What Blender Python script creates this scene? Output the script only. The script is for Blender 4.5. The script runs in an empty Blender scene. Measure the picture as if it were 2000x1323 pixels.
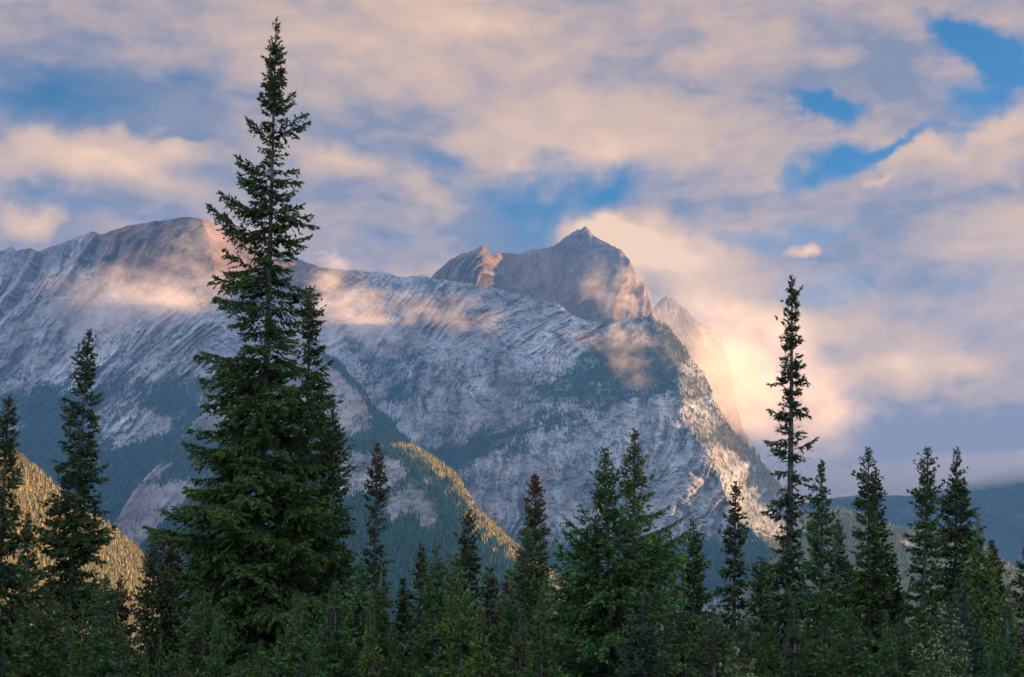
import bpy, math, random
import numpy as np
from mathutils import Vector, Matrix

# ---------------------------------------------------------------- camera
PITCH = math.radians(13.5)
FPX = 2777.8                       # focal length in pixels of the 2000 px wide photograph
CAM = np.array([0.0, 0.0, 1.7])
scene = bpy.context.scene
COL = scene.collection
cam_d = bpy.data.cameras.new('camera')
cam_d.lens = 50; cam_d.sensor_width = 36; cam_d.clip_start = 0.5; cam_d.clip_end = 60000
cam = bpy.data.objects.new('camera', cam_d); COL.objects.link(cam)
cam.location = tuple(CAM); cam.rotation_euler = (math.pi/2 + PITCH, 0, 0)
scene.camera = cam

SUN_EL = math.radians(9.0)
SUN_AZ = math.radians(34.0)        # from +X towards +Y (behind the mountains on the right)
SUN_DIR = Vector((math.cos(SUN_AZ)*math.cos(SUN_EL), math.sin(SUN_AZ)*math.cos(SUN_EL), math.sin(SUN_EL)))

def pdir(px, py):
    px = np.asarray(px, float); py = np.asarray(py, float)
    dx = px - 1000.0; dy = 661.5 - py
    return np.stack([dx + 0*dy, FPX*math.cos(PITCH) - dy*math.sin(PITCH) + 0*dx, FPX*math.sin(PITCH) + dy*math.cos(PITCH) + 0*dx], -1)
def at(px, py, Y):
    """the point of the place seen at (px, py) that stands Y metres north of the camera"""
    d = pdir(px, py)
    return CAM + d*(np.asarray(Y, float)/d[..., 1])[..., None]

# ---------------------------------------------------------------- node helpers
class NT:
    def __init__(s, tree): s.t = tree; s.n = tree.nodes; s.l = tree.links
    def new(s, typ, **kw):
        n = s.n.new(typ)
        for k, v in kw.items():
            if k == 'inp':
                for kk, vv in v.items():
                    if isinstance(vv, bpy.types.NodeSocket): s.l.new(vv, n.inputs[kk])
                    else: n.inputs[kk].default_value = vv
            else: setattr(n, k, v)
        return n
    def m(s, op, a, b=None, c=None, clamp=False):
        n = s.n.new('ShaderNodeMath'); n.operation = op; n.use_clamp = clamp
        for i, v in enumerate((a, b, c)):
            if v is None: continue
            if isinstance(v, bpy.types.NodeSocket): s.l.new(v, n.inputs[i])
            else: n.inputs[i].default_value = v
        return n.outputs[0]
    def vm(s, op, a, b=None, scale=None):
        n = s.n.new('ShaderNodeVectorMath'); n.operation = op
        for i, v in enumerate((a, b)):
            if v is None: continue
            if isinstance(v, bpy.types.NodeSocket): s.l.new(v, n.inputs[i])
            else: n.inputs[i].default_value = v
        if scale is not None:
            if isinstance(scale, bpy.types.NodeSocket): s.l.new(scale, n.inputs['Scale'])
            else: n.inputs['Scale'].default_value = scale
        return n.outputs[0]
    def mix(s, fac, a, b):
        n = s.n.new('ShaderNodeMix'); n.data_type = 'RGBA'
        for i, v in ((0, fac), (6, a), (7, b)):
            if isinstance(v, bpy.types.NodeSocket): s.l.new(v, n.inputs[i])
            else: n.inputs[i].default_value = v if i == 0 or len(v) == 4 else (*v, 1)
        return n.outputs[2]
    def noise(s, vec, scale, detail=4, rough=0.5, dist=0.0, color=False, lac=2.0):
        n = s.n.new('ShaderNodeTexNoise'); s.l.new(vec, n.inputs['Vector'])
        n.inputs['Scale'].default_value = scale; n.inputs['Detail'].default_value = detail
        n.inputs['Roughness'].default_value = rough; n.inputs['Distortion'].default_value = dist; n.inputs['Lacunarity'].default_value = lac
        return n.outputs['Color' if color else 0]
    def smooth(s, v, lo, hi):
        n = s.n.new('ShaderNodeMapRange'); n.interpolation_type = 'SMOOTHSTEP'
        s.l.new(v, n.inputs[0]); n.inputs[1].default_value = lo; n.inputs[2].default_value = hi
        return n.outputs[0]

# ---------------------------------------------------------------- sky
def blob_sum(t, vec, blobs):
    """sum of soft ellipses in azimuth / elevation degrees: (px, py, rx, ry, angle, weight), lengths in photo pixels"""
    tot = None
    for (px, py, rx, ry, ang, w) in blobs:
        d = pdir(px, py); d = d/np.linalg.norm(d)
        a = math.degrees(math.atan2(d[0], d[1])); e = math.degrees(math.asin(d[2]))
        mp = t.new('ShaderNodeMapping', vector_type='TEXTURE')
        t.l.new(vec, mp.inputs[0])
        mp.inputs['Location'].default_value = (a, e, 0)
        mp.inputs['Rotation'].default_value = (0, 0, math.radians(ang))
        mp.inputs['Scale'].default_value = (rx/48.5, ry/48.5, 1)
        g = t.new('ShaderNodeTexGradient', gradient_type='SPHERICAL')
        t.l.new(mp.outputs[0], g.inputs[0])
        g2 = t.m('SMOOTHSTEP' if False else 'MULTIPLY', g.outputs[1], w)
        tot = g2 if tot is None else t.m('ADD', tot, g2)
    return tot

def build_world():
    w = bpy.data.worlds.new('World'); scene.world = w; w.use_nodes = True
    t = NT(w.node_tree); t.n.clear()
    out = t.new('ShaderNodeOutputWorld')
    sky = t.new('ShaderNodeTexSky', sky_type='NISHITA')
    sky.sun_disc = False; sky.sun_elevation = SUN_EL
    sky.sun_rotation = math.pi/2 - SUN_AZ
    sky.altitude = 1000; sky.air_density = 1.0; sky.dust_density = 0.6; sky.ozone_density = 2.0
    blue = t.new('ShaderNodeHueSaturation', inp={'Saturation': 1.5, 'Value': 0.50, 'Color': sky.outputs[0]})
    bg_sky = t.new('ShaderNodeBackground', inp={'Color': blue.outputs[0], 'Strength': 0.05})
    tc = t.new('ShaderNodeTexCoord')
    sep = t.new('ShaderNodeSeparateXYZ', inp={0: tc.outputs['Generated']})
    x, y, z = sep.outputs
    a = t.m('MULTIPLY', t.m('ARCTAN2', x, y), 57.29578)
    e = t.m('MULTIPLY', t.m('ARCSINE', z), 57.29578)
    ae = t.new('ShaderNodeCombineXYZ', inp={0: a, 1: e, 2: 0.0}).outputs[0]
    d = tc.outputs['Generated']
    # warp, so that no cloud keeps a plain outline
    wcol = t.noise(d, 9.0, 6, 0.55, color=True)
    wv = t.vm('SUBTRACT', wcol, (0.5, 0.5, 0.5))
    aew = t.vm('ADD', ae, t.vm('MULTIPLY', wv, (7.0, 4.5, 0.0)))
    w2 = t.vm('SUBTRACT', t.noise(d, 34.0, 5, 0.6, color=True), (0.5, 0.5, 0.5))
    aew = t.vm('ADD', aew, t.vm('MULTIPLY', w2, (1.5, 1.1, 0.0)))
    dd = t.vm('ADD', t.vm('MULTIPLY', d, (1, 1, 2.2)), t.vm('SCALE', wv, None, 0.08))
    n_lo = t.noise(dd, 6.0, 7, 0.52)
    n_hi = t.noise(t.vm('MULTIPLY', dd, (0.8, 1.0, 1.25)), 24.0, 8, 0.62)
    cov = blob_sum(t, aew, COVER)
    front = t.smooth(y, 0.1, 0.75)
    bias = t.m('ADD', t.m('MULTIPLY', front, 0.66), t.m('MULTIPLY', t.smooth(t.m('MULTIPLY', y, -1.0), -0.35, 0.45), 0.5))  # second term thickens the added bright cloud behind the viewer
    c = t.m('ADD', t.m('ADD', cov, bias), t.m('MULTIPLY', t.m('SUBTRACT', n_lo, 0.5), 1.1))
    c = t.m('ADD', c, t.m('MULTIPLY', t.m('SUBTRACT', n_hi, 0.5), 0.65))
    alpha = t.smooth(c, -0.42, 0.80)
    # how much warm light each part of the cloud deck gets
    lit = blob_sum(t, aew, LIT)
    l2 = t.m('ADD', t.m('ADD', lit, 0.30), t.m('MULTIPLY', t.m('SUBTRACT', n_hi, 0.5), 0.32))
    l2 = t.m('ADD', l2, t.m('MULTIPLY', t.m('SUBTRACT', t.noise(dd, 13.0, 6, 0.55), 0.5), 0.6))
    # billows: the side of each puff that faces the sun (right and up) is brighter
    n_a = t.noise(dd, 8.5, 8, 0.58); n_b = t.noise(t.vm('ADD', dd, (0.018, 0.004, 0.026)), 8.5, 8, 0.58)
    l2 = t.m('ADD', l2, t.m('MULTIPLY', t.m('SUBTRACT', n_a, n_b), 1.35))
    r = t.new('ShaderNodeValToRGB'); t.l.new(l2, r.inputs[0])
    cr = r.color_ramp
    cr.elements[0].position = 0.05; cr.elements[0].color = (0.20, 0.20, 0.255, 1)
    cr.elements[1].position = 1.0; cr.elements[1].color = (0.88, 0.56, 0.32, 1)
    for p_, c_ in ((0.25, (0.38, 0.285, 0.26, 1)), (0.5, (0.56, 0.375, 0.255, 1)), (0.78, (0.71, 0.455, 0.275, 1))):
        el = cr.elements.new(p_); el.color = c_
    # bright cool cloud added behind the viewer as fill for shaded rock and trees
    back = t.smooth(t.m('MULTIPLY', y, -1.0), -0.35, 0.45)
    ccol = t.mix(back, r.outputs[0], (0.74, 0.82, 1.08))
    bg_cl = t.new('ShaderNodeBackground', inp={'Color': ccol, 'Strength': t.m('ADD', 0.255, t.m('MULTIPLY', back, 0.30))})
    mx = t.new('ShaderNodeMixShader')
    t.l.new(alpha, mx.inputs[0]); t.l.new(bg_sky.outputs[0], mx.inputs[1]); t.l.new(bg_cl.outputs[0], mx.inputs[2])
    t.l.new(mx.outputs[0], out.inputs['Surface'])
    try: w.cycles.sampling_method = 'MANUAL'; w.cycles.sample_map_resolution = 512
    except Exception: pass

COVER = [  # negative = a hole of blue sky
    (90, 160, 260, 60, -4, -0.75), (110, 70, 150, 80, 0, -0.35), (430, 100, 120, 60, 0, -0.25),
    (330, 155, 160, 26, 4, -0.35), (360, 262, 130, 22, -3, -0.7), (700, 275, 240, 62, -8, -0.75), (870, 300, 120, 60, -20, -0.65),
    (500, 190, 260, 40, 0, -0.55), (800, 210, 150, 30, -10, -0.3),
    (1080, 385, 210, 75, -4, -0.95), (1230, 370, 110, 55, 20, -0.7), (960, 360, 90, 36, 0, -0.4), (1000, 440, 130, 60, 0, -0.5),
    (1612, 212, 70, 36, -30, -1.7), (1572, 180, 46, 24, -60, -0.8), (1640, 308, 115, 42, 20, -1.4), (1760, 262, 160, 18, 14, -1.1), (1880, 245, 90, 26, 10, -0.8),
    (1962, 105, 165, 64, -22, -2.1), (1850, 45, 90, 26, -25, -0.9), (1930, 200, 120, 40, -15, -1.1), (1990, 160, 70, 60, 0, -1.0),
    (1560, 460, 260, 50, 4, -0.6), (1400, 450, 140, 40, -10, -0.6), (1620, 430, 120, 30, 0, -0.5), (1570, 580, 120, 70, 0, -0.7), (1480, 620, 60, 60, 0, -0.3),
    (60, 350, 110, 26, 0, -0.5), (30, 375, 120, 22, 0, -0.5), (150, 420, 160, 50, 0, -0.35), (720, 480, 300, 70, 0, -0.10), (1690, 560, 80, 100, 0, -0.3),
    (1320, 500, 240, 100, -25, 0.5), (1100, 150, 700, 170, 0, 0.7), (700, 380, 360, 60, -8, 0.9), (330, 350, 330, 70, 0, 0.7), (1800, 420, 300, 130, 0, 0.8), (1800, 800, 500, 250, 0, 1.2),
    (1400, 560, 260, 150, -25, 0.9), (1250, 460, 160, 60, -15, 0.5), (30, 420, 90, 50, 0, 0.5), (180, 290, 260, 60, 0, 0.6), (1580, 485, 36, 18, 0, 1.0), (1700, 680, 300, 90, 0, 0.8),
]
LIT = [
    (850, 30, 330, 90, 4, 0.5), (1200, 270, 460, 110, 4, 0.42), (1150, 320, 240, 60, 6, 0.3), (980, 50, 260, 80, 0, 0.2), (1020, 200, 300, 100, 0, 0.15),
    (180, 285, 230, 60, -3, 0.6), (60, 300, 200, 60, 0, 0.25), (50, 410, 70, 50, 0, 0.75), (350, 300, 80, 60, 0, 0.3), (650, 310, 120, 50, -10, 0.4), (800, 370, 260, 60, -12, 0.12),
    (1320, 510, 260, 110, -25, 0.85), (1240, 455, 170, 60, -10, 0.6), (1440, 600, 200, 50, -25, 0.25), (1540, 640, 160, 44, -10, 0.40), (1640, 630, 160, 40, 5, 0.35),
    (1780, 690, 200, 75, -3, 0.65), (1950, 260, 120, 60, 15, 0.45), (1800, 280, 120, 26, 5, 0.3), (1450, 735, 180, 70, 0, -0.55), (1580, 485, 40, 22, 0, 0.9), (1700, 345, 30, 14, 30, 0.5),
    (1980, 440, 120, 90, 0, 0.22), (1930, 710, 90, 30, 0, 0.25), (1980, 820, 120, 100, 0, 0.1),
    (220, 170, 380, 90, 0, -0.45), (50, 230, 200, 60, 0, -0.15), (1700, 100, 300, 90, 0, -0.22), (1900, 900, 420, 130, 0, -0.6), (1650, 840, 300, 110, 0, -0.4), (1850, 560, 240, 60, 0, -0.2), (1550, 900, 260, 80, 0, -0.3), (1650, 500, 240, 80, 0, -0.35),
    (500, 390, 460, 60, 0, -0.10), (800, 450, 460, 90, 0, -0.22), (150, 400, 300, 60, 0, -0.25), (1400, 380, 240, 60, 0, -0.2), (1250, 90, 160, 60, 0, -0.1), (1850, 370, 200, 60, 0, -0.15),
]
build_world()

sun_d = bpy.data.lights.new('sun', 'SUN'); sun_d.energy = 5.0; sun_d.angle = math.radians(0.5); sun_d.color = (1.0, 0.56, 0.19)
sun = bpy.data.objects.new('sun', sun_d); COL.objects.link(sun)
sun.rotation_euler = (-SUN_DIR).to_track_quat('-Z', 'Y').to_euler(); sun.location = (400, 200, 300)

scene.view_settings.view_transform = 'Standard'; scene.view_settings.look = 'None'
scene.view_settings.exposure = 2.25; scene.view_settings.gamma = 1.0
cy = scene.cycles
cy.use_denoising = True
cy.max_bounces = 7; cy.diffuse_bounces = 3; cy.glossy_bounces = 1; cy.transmission_bounces = 2; cy.transparent_max_bounces = 8
cy.volume_bounces = 5; cy.volume_step_rate = 0.4; cy.volume_max_steps = 256
cy.sample_clamp_indirect = 4.0; cy.use_adaptive_sampling = True; cy.adaptive_threshold = 0.01

# ---------------------------------------------------------------- numpy noise
_rs = np.random.RandomState(7)
_PERM = np.concatenate([_rs.permutation(4096)]*2)
_GR = _rs.uniform(0, 2*math.pi, 4096); _GX = np.cos(_GR); _GY = np.sin(_GR)
def perlin(x, y, seed=0):
    xi = np.floor(x).astype(np.int64); yi = np.floor(y).astype(np.int64)
    fx = x - xi; fy = y - yi
    u = fx*fx*fx*(fx*(fx*6-15)+10); v = fy*fy*fy*(fy*(fy*6-15)+10)
    def g(ix, iy, dx, dy):
        h = _PERM[(_PERM[(ix + seed*131) & 4095] + iy) & 4095]
        return _GX[h]*dx + _GY[h]*dy
    a = g(xi, yi, fx, fy); b = g(xi+1, yi, fx-1, fy); c = g(xi, yi+1, fx, fy-1); d = g(xi+1, yi+1, fx-1, fy-1)
    return ((a + u*(b-a)) + v*((c + u*(d-c)) - (a + u*(b-a))))*1.5
def fbm(x, y, octv=4, seed=0, rough=0.5):
    s = 0; amp = 1; tot = 0
    for o in range(octv):
        s = s + amp*perlin(x*2**o, y*2**o, seed + o*7); tot += amp; amp *= rough
    return s/tot*1.6
def ridged(x, y, octv=3, seed=0, rough=0.5):
    s = 0; amp = 1; tot = 0
    for o in range(octv):
        s = s + amp*(1 - 2*np.abs(perlin(x*2**o, y*2**o, seed + o*7))); tot += amp; amp *= rough
    return s/tot            # about -0.3 .. 1, sharp crests
def sstep(x, a, b):
    t = np.clip((x-a)/(b-a), 0, 1); return t*t*(3-2*t)

def mesh_np(name, verts, faces, mat=None, parent=None, smooth=True, attrs=None):
    """verts (n,3), faces (m,k) with k constant"""
    verts = np.ascontiguousarray(verts, dtype=np.float32); faces = np.ascontiguousarray(faces, dtype=np.int32)
    me = bpy.data.meshes.new(name)
    me.vertices.add(len(verts)); me.vertices.foreach_set('co', verts.ravel())
    k = faces.shape[1]
    me.loops.add(faces.size); me.loops.foreach_set('vertex_index', faces.ravel())
    me.polygons.add(len(faces)); me.polygons.foreach_set('loop_start', np.arange(0, faces.size, k, dtype=np.int32))
    me.polygons.foreach_set('loop_total', np.full(len(faces), k, dtype=np.int32))
    me.polygons.foreach_set('use_smooth', np.full(len(faces), smooth, dtype=bool))
    for an, av in (attrs or {}).items():
        av = np.asarray(av, dtype=np.float32)
        if av.ndim == 1:
            at_ = me.attributes.new(an, 'FLOAT', 'POINT'); at_.data.foreach_set('value', av)
        else:
            at_ = me.attributes.new(an, 'FLOAT_COLOR', 'POINT')
            at_.data.foreach_set('color', np.concatenate([av, np.ones((len(av), 1), np.float32)], 1).ravel())
    me.update(calc_edges=True)
    if mat: me.materials.append(mat)
    ob = bpy.data.objects.new(name, me); COL.objects.link(ob)
    if parent: ob.parent = parent
    return ob
def tag(o, label=None, cat=None, group=None, kind=None):
    if label: o['label'] = label
    if cat: o['category'] = cat
    if group: o['group'] = group
    if kind: o['kind'] = kind
    return o

def tps(pts):
    """smooth surface through scattered control points (x, y, value), photo pixels"""
    P = np.array(pts, float); X = P[:, :2]/500.0; n = len(P)
    def U(r2): return r2*np.log(r2 + 1e-9)
    r2 = ((X[:, None]-X[None])**2).sum(-1)
    K = U(r2) + 1e-3*np.eye(n); Q = np.concatenate([np.ones((n, 1)), X], 1)
    A = np.block([[K, Q], [Q.T, np.zeros((3, 3))]])
    w = np.linalg.solve(A, np.concatenate([P[:, 2], np.zeros(3)]))
    def f(x, y):
        x = x/500.0; y = y/500.0
        s = w[n] + w[n+1]*x + w[n+2]*y
        for i in range(n): s = s + w[i]*U((x-X[i, 0])**2 + (y-X[i, 1])**2)
        return s
    return f
def spur(x, y, line, kl, kr, wl, wr, soft=3.0, y0=None, y1=None):
    """a rib whose crest runs along line [(x, y), ...]; metres per pixel it falls back to either side"""
    L = np.array(line, float); o = np.argsort(L[:, 1]); L = L[o]
    xc = np.interp(y, L[:, 1], L[:, 0])
    d = x - xc
    r = np.sqrt(d*d + soft*soft) - soft
    a = np.where(d > 0, kr*wr*(1-np.exp(-r/wr)), kl*wl*(1-np.exp(-r/wl)))
    if y0 is not None:
        a = a*sstep(y, y0[0], y0[1])
    if y1 is not None:
        a = a*(1-sstep(y, y1[0], y1[1]))
    return a
def blobs(x, y, L):
    s = 0
    for (cx, cy_, rx, ry, ang, w) in L:
        c, sn = math.cos(math.radians(-ang)), math.sin(math.radians(-ang))
        dx, dy = x-cx, y-cy_
        s = s + w*np.exp(-(((dx*c-dy*sn)/rx)**2 + ((dx*sn+dy*c)/ry)**2))
    return s

def relief(name, ridge, base_y, depth, detail, x0, x1, step, rows, colour, jag=2.0, mat=None, seed=0, back=1.0, foot=700.0):
    xs = np.arange(x0, x1+0.1, step)
    R = np.array(ridge, float)
    ry = np.interp(xs, R[:, 0], R[:, 1])
    ry = ry + jag*fbm(xs/38.0, xs*0+seed, 5, seed+3, 0.62)*1.6
    t = (np.arange(rows)/(rows-1.0))
    X = np.repeat(xs[None], rows, 0); Yp = ry[None] + (base_y-ry[None])*t[:, None]
    D = depth(X, Yp)
    P = at(X, Yp, D)
    disp, att = detail(X, Yp, P)
    fade = sstep(Yp-ry[None], -1, 10)*0.7 + 0.3
    P = at(X, Yp, D + disp*fade)
    # the far side and the foot
    backrows = []
    for k, (dy, dz) in enumerate(((60, 40), (250, 190), (700, 560), (1500, 1300), (2600, 2600))):
        b = P[0].copy(); b[:, 1] += dy*back; b[:, 0] += b[:, 0]*0 + dy*0.15
        b[:, 2] = np.maximum(b[:, 2] - dz*back + 25*fbm(b[:, 0]/150, b[:, 1]/150, 3, 5+k), -60)
        backrows.append(b)
    ft = P[-1].copy(); ft[:, 1] -= foot; ft[:, 2] = -5
    allP = np.concatenate([np.array(backrows[::-1]), P, ft[None]], 0)
    nb = len(backrows)
    def ext(A):
        return np.concatenate([np.repeat(A[:1], nb, 0), A, A[-1:]], 0)
    nr, nc = allP.shape[:2]
    idx = np.arange(nr*nc).reshape(nr, nc)
    F = np.stack([idx[1:, :-1], idx[1:, 1:], idx[:-1, 1:], idx[:-1, :-1]], -1).reshape(-1, 4)
    ob = mesh_np(name, allP.reshape(-1, 3), F, mat, attrs={k: ext(v).reshape(-1, *v.shape[2:]) for k, v in att.items() if k[0] != '_'})
    ob['kind'] = 'structure'
    return ob, P, X, Yp, att

def cone_forest(name, P, prob, n, hmin, hmax, mat, seed, base_col, var=0.25, width=0.2, warm=0.0):
    """a far-off wood: many small pointed trees with a trunkward-narrowing, ragged two-tier cone"""
    rs = np.random.RandomState(seed)
    pr = prob.ravel().astype(float)
    # picture-space sampling -> weight by ground area
    pr = pr/pr.sum()
    ids = rs.choice(len(pr), size=n, p=pr)
    c = P.reshape(-1, 3)[ids].copy()
    c[:, 0] += rs.uniform(-3, 3, n); c[:, 1] += rs.uniform(-3, 3, n)
    H = rs.uniform(hmin, hmax, n)*(0.75 + 0.5*rs.rand(n)**2); W = H*width*rs.uniform(0.7, 1.25, n)
    k = 5
    ang = rs.uniform(0, 6.283, n)[:, None] + np.arange(k)[None]*2*math.pi/k
    rr = W[:, None]*rs.uniform(0.6, 1.3, (n, k))
    V = np.zeros((n, 2*k+2, 3))
    V[:, :k, 0] = c[:, None, 0] + rr*np.cos(ang); V[:, :k, 1] = c[:, None, 1] + rr*np.sin(ang); V[:, :k, 2] = c[:, None, 2] - 1 + H[:, None]*rs.uniform(0.0, 0.16, (n, k))
    a2 = ang + 0.6; r2 = W[:, None]*rs.uniform(0.35, 0.75, (n, k))
    V[:, k:2*k, 0] = c[:, None, 0] + r2*np.cos(a2); V[:, k:2*k, 1] = c[:, None, 1] + r2*np.sin(a2); V[:, k:2*k, 2] = c[:, None, 2] + H[:, None]*rs.uniform(0.3, 0.5, (n, k))
    V[:, 2*k] = c + np.stack([rs.normal(0, .3, n), rs.normal(0, .3, n), H*0.68], 1)
    V[:, 2*k+1] = c + np.stack([rs.normal(0, .4, n), rs.normal(0, .4, n), H], 1)
    F = []
    for i in range(k):
        j = (i+1) % k
        F.append([i, j, 2*k]); F.append([k+i, k+j, 2*k+1])
    F = np.array(F)
    faces = (F[None] + (np.arange(n)*(2*k+2))[:, None, None]).reshape(-1, 3)
    col = np.array(base_col)[None]*(1 + var*rs.uniform(-1, 1, (n, 1)))
    col = col + warm*rs.rand(n, 1)**3*np.array([[0.10, 0.05, 0.0]])
    col = np.repeat(col[:, None], 2*k+2, 1).reshape(-1, 3)
    ob = mesh_np(name, V.reshape(-1, 3), faces, mat, smooth=False, attrs={'tone': np.clip(col, 0.004, 1)})
    ob['kind'] = 'stuff'
    return ob

def mat_attr(name, rough=0.95, bump=0.0, noise_scale=0.05, amt=0.3, spec=0.1):
    m = bpy.data.materials.new(name); m.use_nodes = True
    t = NT(m.node_tree); b = t.n['Principled BSDF']
    a = t.new('ShaderNodeAttribute', attribute_name='tone')
    g = t.new('ShaderNodeNewGeometry')
    n = t.noise(g.outputs['Position'], noise_scale, 6, 0.65)
    f = t.m('ADD', t.m('MULTIPLY', t.m('SUBTRACT', n, 0.5), amt*4), 1.0)
    c = t.vm('SCALE', a.outputs['Color'], None, f)
    t.l.new(c, b.inputs['Base Color'])
    b.inputs['Roughness'].default_value = rough; b.inputs['Specular IOR Level'].default_value = spec
    if bump:
        n2 = t.noise(g.outputs['Position'], noise_scale*1.6, 8, 0.7)
        bp = t.new('ShaderNodeBump', inp={'Strength': 1.0, 'Distance': bump, 'Height': n2})
        t.l.new(bp.outputs[0], b.inputs['Normal'])
    return m
M_ROCK = mat_attr('limestone', 0.95, 10.0, 0.035, 0.16)
M_WOOD_FAR = mat_attr('far_needles', 0.9, 0, 0.15, 0.12, 0.0)

FOREST_C = np.array([0.012, 0.036, 0.032])
def rock_detail(X, Y, P, disp, forest, brown, scree, bright=1.0, ang=65.0, seed=0, streak=1.0):
    """shared limestone look: strata running along a dip direction, gullies, ledges with trees"""
    x = P[..., 0]; z = P[..., 2]
    c, s = math.cos(math.radians(ang)), math.sin(math.radians(ang))
    wx = x + 170*fbm(x/1100, z/900, 2, seed+50, 0.4) + 26*fbm(x/160, z/160, 3, seed+52, 0.5)
    wz = z + 170*fbm(x/1100, z/900, 2, seed+60, 0.4) + 26*fbm(x/160, z/160, 3, seed+62, 0.5)
    u = wx*c + wz*s; q = -wx*s + wz*c
    amp = 0.35 + 0.9*sstep(fbm(x/420, z/330, 3, seed+14), -0.35, 0.45)      # smooth slabs here, broken rock there
    st1 = ridged(q/95, u/700, 4, seed+1, 0.6); st2 = ridged(q/40, u/260, 3, seed+9, 0.6)
    ledge = ridged(q/170+u/900, u/75, 4, seed+12, 0.65)
    gul = ridged(x/330 + 0.35*fbm(x/300, z/300, 3, seed+15), z/900, 3, seed+16, 0.55)   # gullies running down the fall line
    blk = fbm(x/80, z/62, 5, seed+21, 0.62)
    crag = np.abs(fbm(x/46, z/38, 5, seed+26, 0.66))
    fine = fbm(x/20, z/17, 4, seed+31, 0.68)
    sc = (1-0.75*scree)*(1-0.5*sstep(forest, 0.2, 0.7))
    disp = disp + sc*streak*amp*(-54*st1 - 20*st2) + 14*ledge*sc - 14*blk*sc - 5*fine*sc - 48*fbm(x/420, z/380, 4, seed+41) + 30*sstep(gul, 0.45, 0.95)*(1-scree) - 16*crag*sc
    slab = ridged(q/210, u/800, 3, seed+33, 0.5)
    disp = disp - 45*slab*sc*streak
    val = 0.185 + 0.13*(slab-0.35) + amp*(0.12*(st1-0.35) + 0.17*(st2-0.35)) + 0.06*blk + 0.03*fine + 0.08*fbm(x/500, z/400, 3, seed+23)
    crack = (sstep(-(st2 + 0.6*st1), -0.30, 0.25)*0.95*amp + sstep(-blk-0.25*fine, 0.2, 0.6)*0.4 + sstep(-slab, -0.1, 0.3)*0.35 + sstep(ledge, 0.55, 0.9)*0.45
             + sstep(0.16-crag, 0.02, 0.16)*0.45 + sstep(gul, 0.6, 0.95)*0.35)
    val = np.clip(val*(1-0.86*np.clip(crack, 0, 1)*(1-0.7*scree)), 0.03, 0.6)*bright
    tint = fbm(q/50, u/500, 3, seed+71)
    rock = val[..., None]*np.array([1.0, 0.965, 0.93])
    rock = rock*(1 + 0.12*tint[..., None]*np.array([1.0, 0.1, -0.8]))
    br = np.clip(brown, 0, 1)[..., None]
    rock = rock*(1-br) + br*rock*np.array([0.66, 0.36, 0.21])
    # forest takes ledges and gullies, breaks up on the ribs
    f = 0.74*forest + 0.22*blk + 0.22*fine - 0.20*amp*(st1-0.35) - 0.16*amp*(st2-0.3) + 0.14*gul + 0.40*fbm(x/190 + z/300, z/100 - x/330, 5, seed+81, 0.62) - 0.50
    m = sstep(f, -0.08, 0.30)
    pf = sstep(f, -0.42, 0.25)**2*0.8 + 0.2*sstep(f, -0.05, 0.15)
    undergrowth = FOREST_C*(1 + 0.5*np.clip(fine, -1, 1)[..., None])
    colr = rock*(1-m[..., None]) + undergrowth*m[..., None]
    return disp, {'tone': np.clip(colr, 0.004, 0.9), '_p': pf}, m

# ---------------------------------------------------------------- the massif (left summit and the long pale face)
RIDGE_1 = [(-260, 560), (-60, 505), (0, 491), (22, 484), (34, 490), (60, 483), (74, 492), (130, 472), (182, 452), (196, 458), (240, 444), (300, 432), (340, 427), (388, 425), (410, 432), (440, 452), (480, 474), (520, 492), (560, 503), (600, 514), (650, 525), (700, 529), (760, 534), (782, 541), (830, 539), (850, 546), (900, 549), (935, 560), (960, 562), (1000, 573), (1030, 578), (1052, 588), (1085, 588), (1120, 618), (1165, 630), (1195, 622), (1230, 624), (1272, 619), (1300, 634), (1340, 682), (1380, 740), (1400, 790), (1430, 842), (1470, 882), (1510, 930), (1560, 992), (1620, 1040), (1700, 1085), (1800, 1130), (1900, 1170), (2000, 1210)]
_d1 = tps([(-260, 560, 7300), (0, 490, 7150), (200, 450, 6800), (390, 426, 6450), (600, 514, 6700), (830, 540, 6500), (1050, 588, 6000), (1280, 620, 5500), (1500, 920, 4900), (1800, 1130, 4700),
           (-260, 800, 6300), (0, 800, 6000), (200, 800, 5750), (400, 800, 5500), (600, 800, 5700), (800, 800, 5900), (1000, 800, 5350), (1280, 800, 4900),
           (-260, 1200, 5000), (0, 1200, 4800), (400, 1200, 4500), (800, 1200, 4500), (1000, 1200, 4250), (1280, 1200, 4000), (1500, 1200, 4100), (1900, 1210, 4400), (800, 1000, 5150), (800, 650, 6250), (0, 640, 6650), (400, 640, 6100)])
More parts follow.
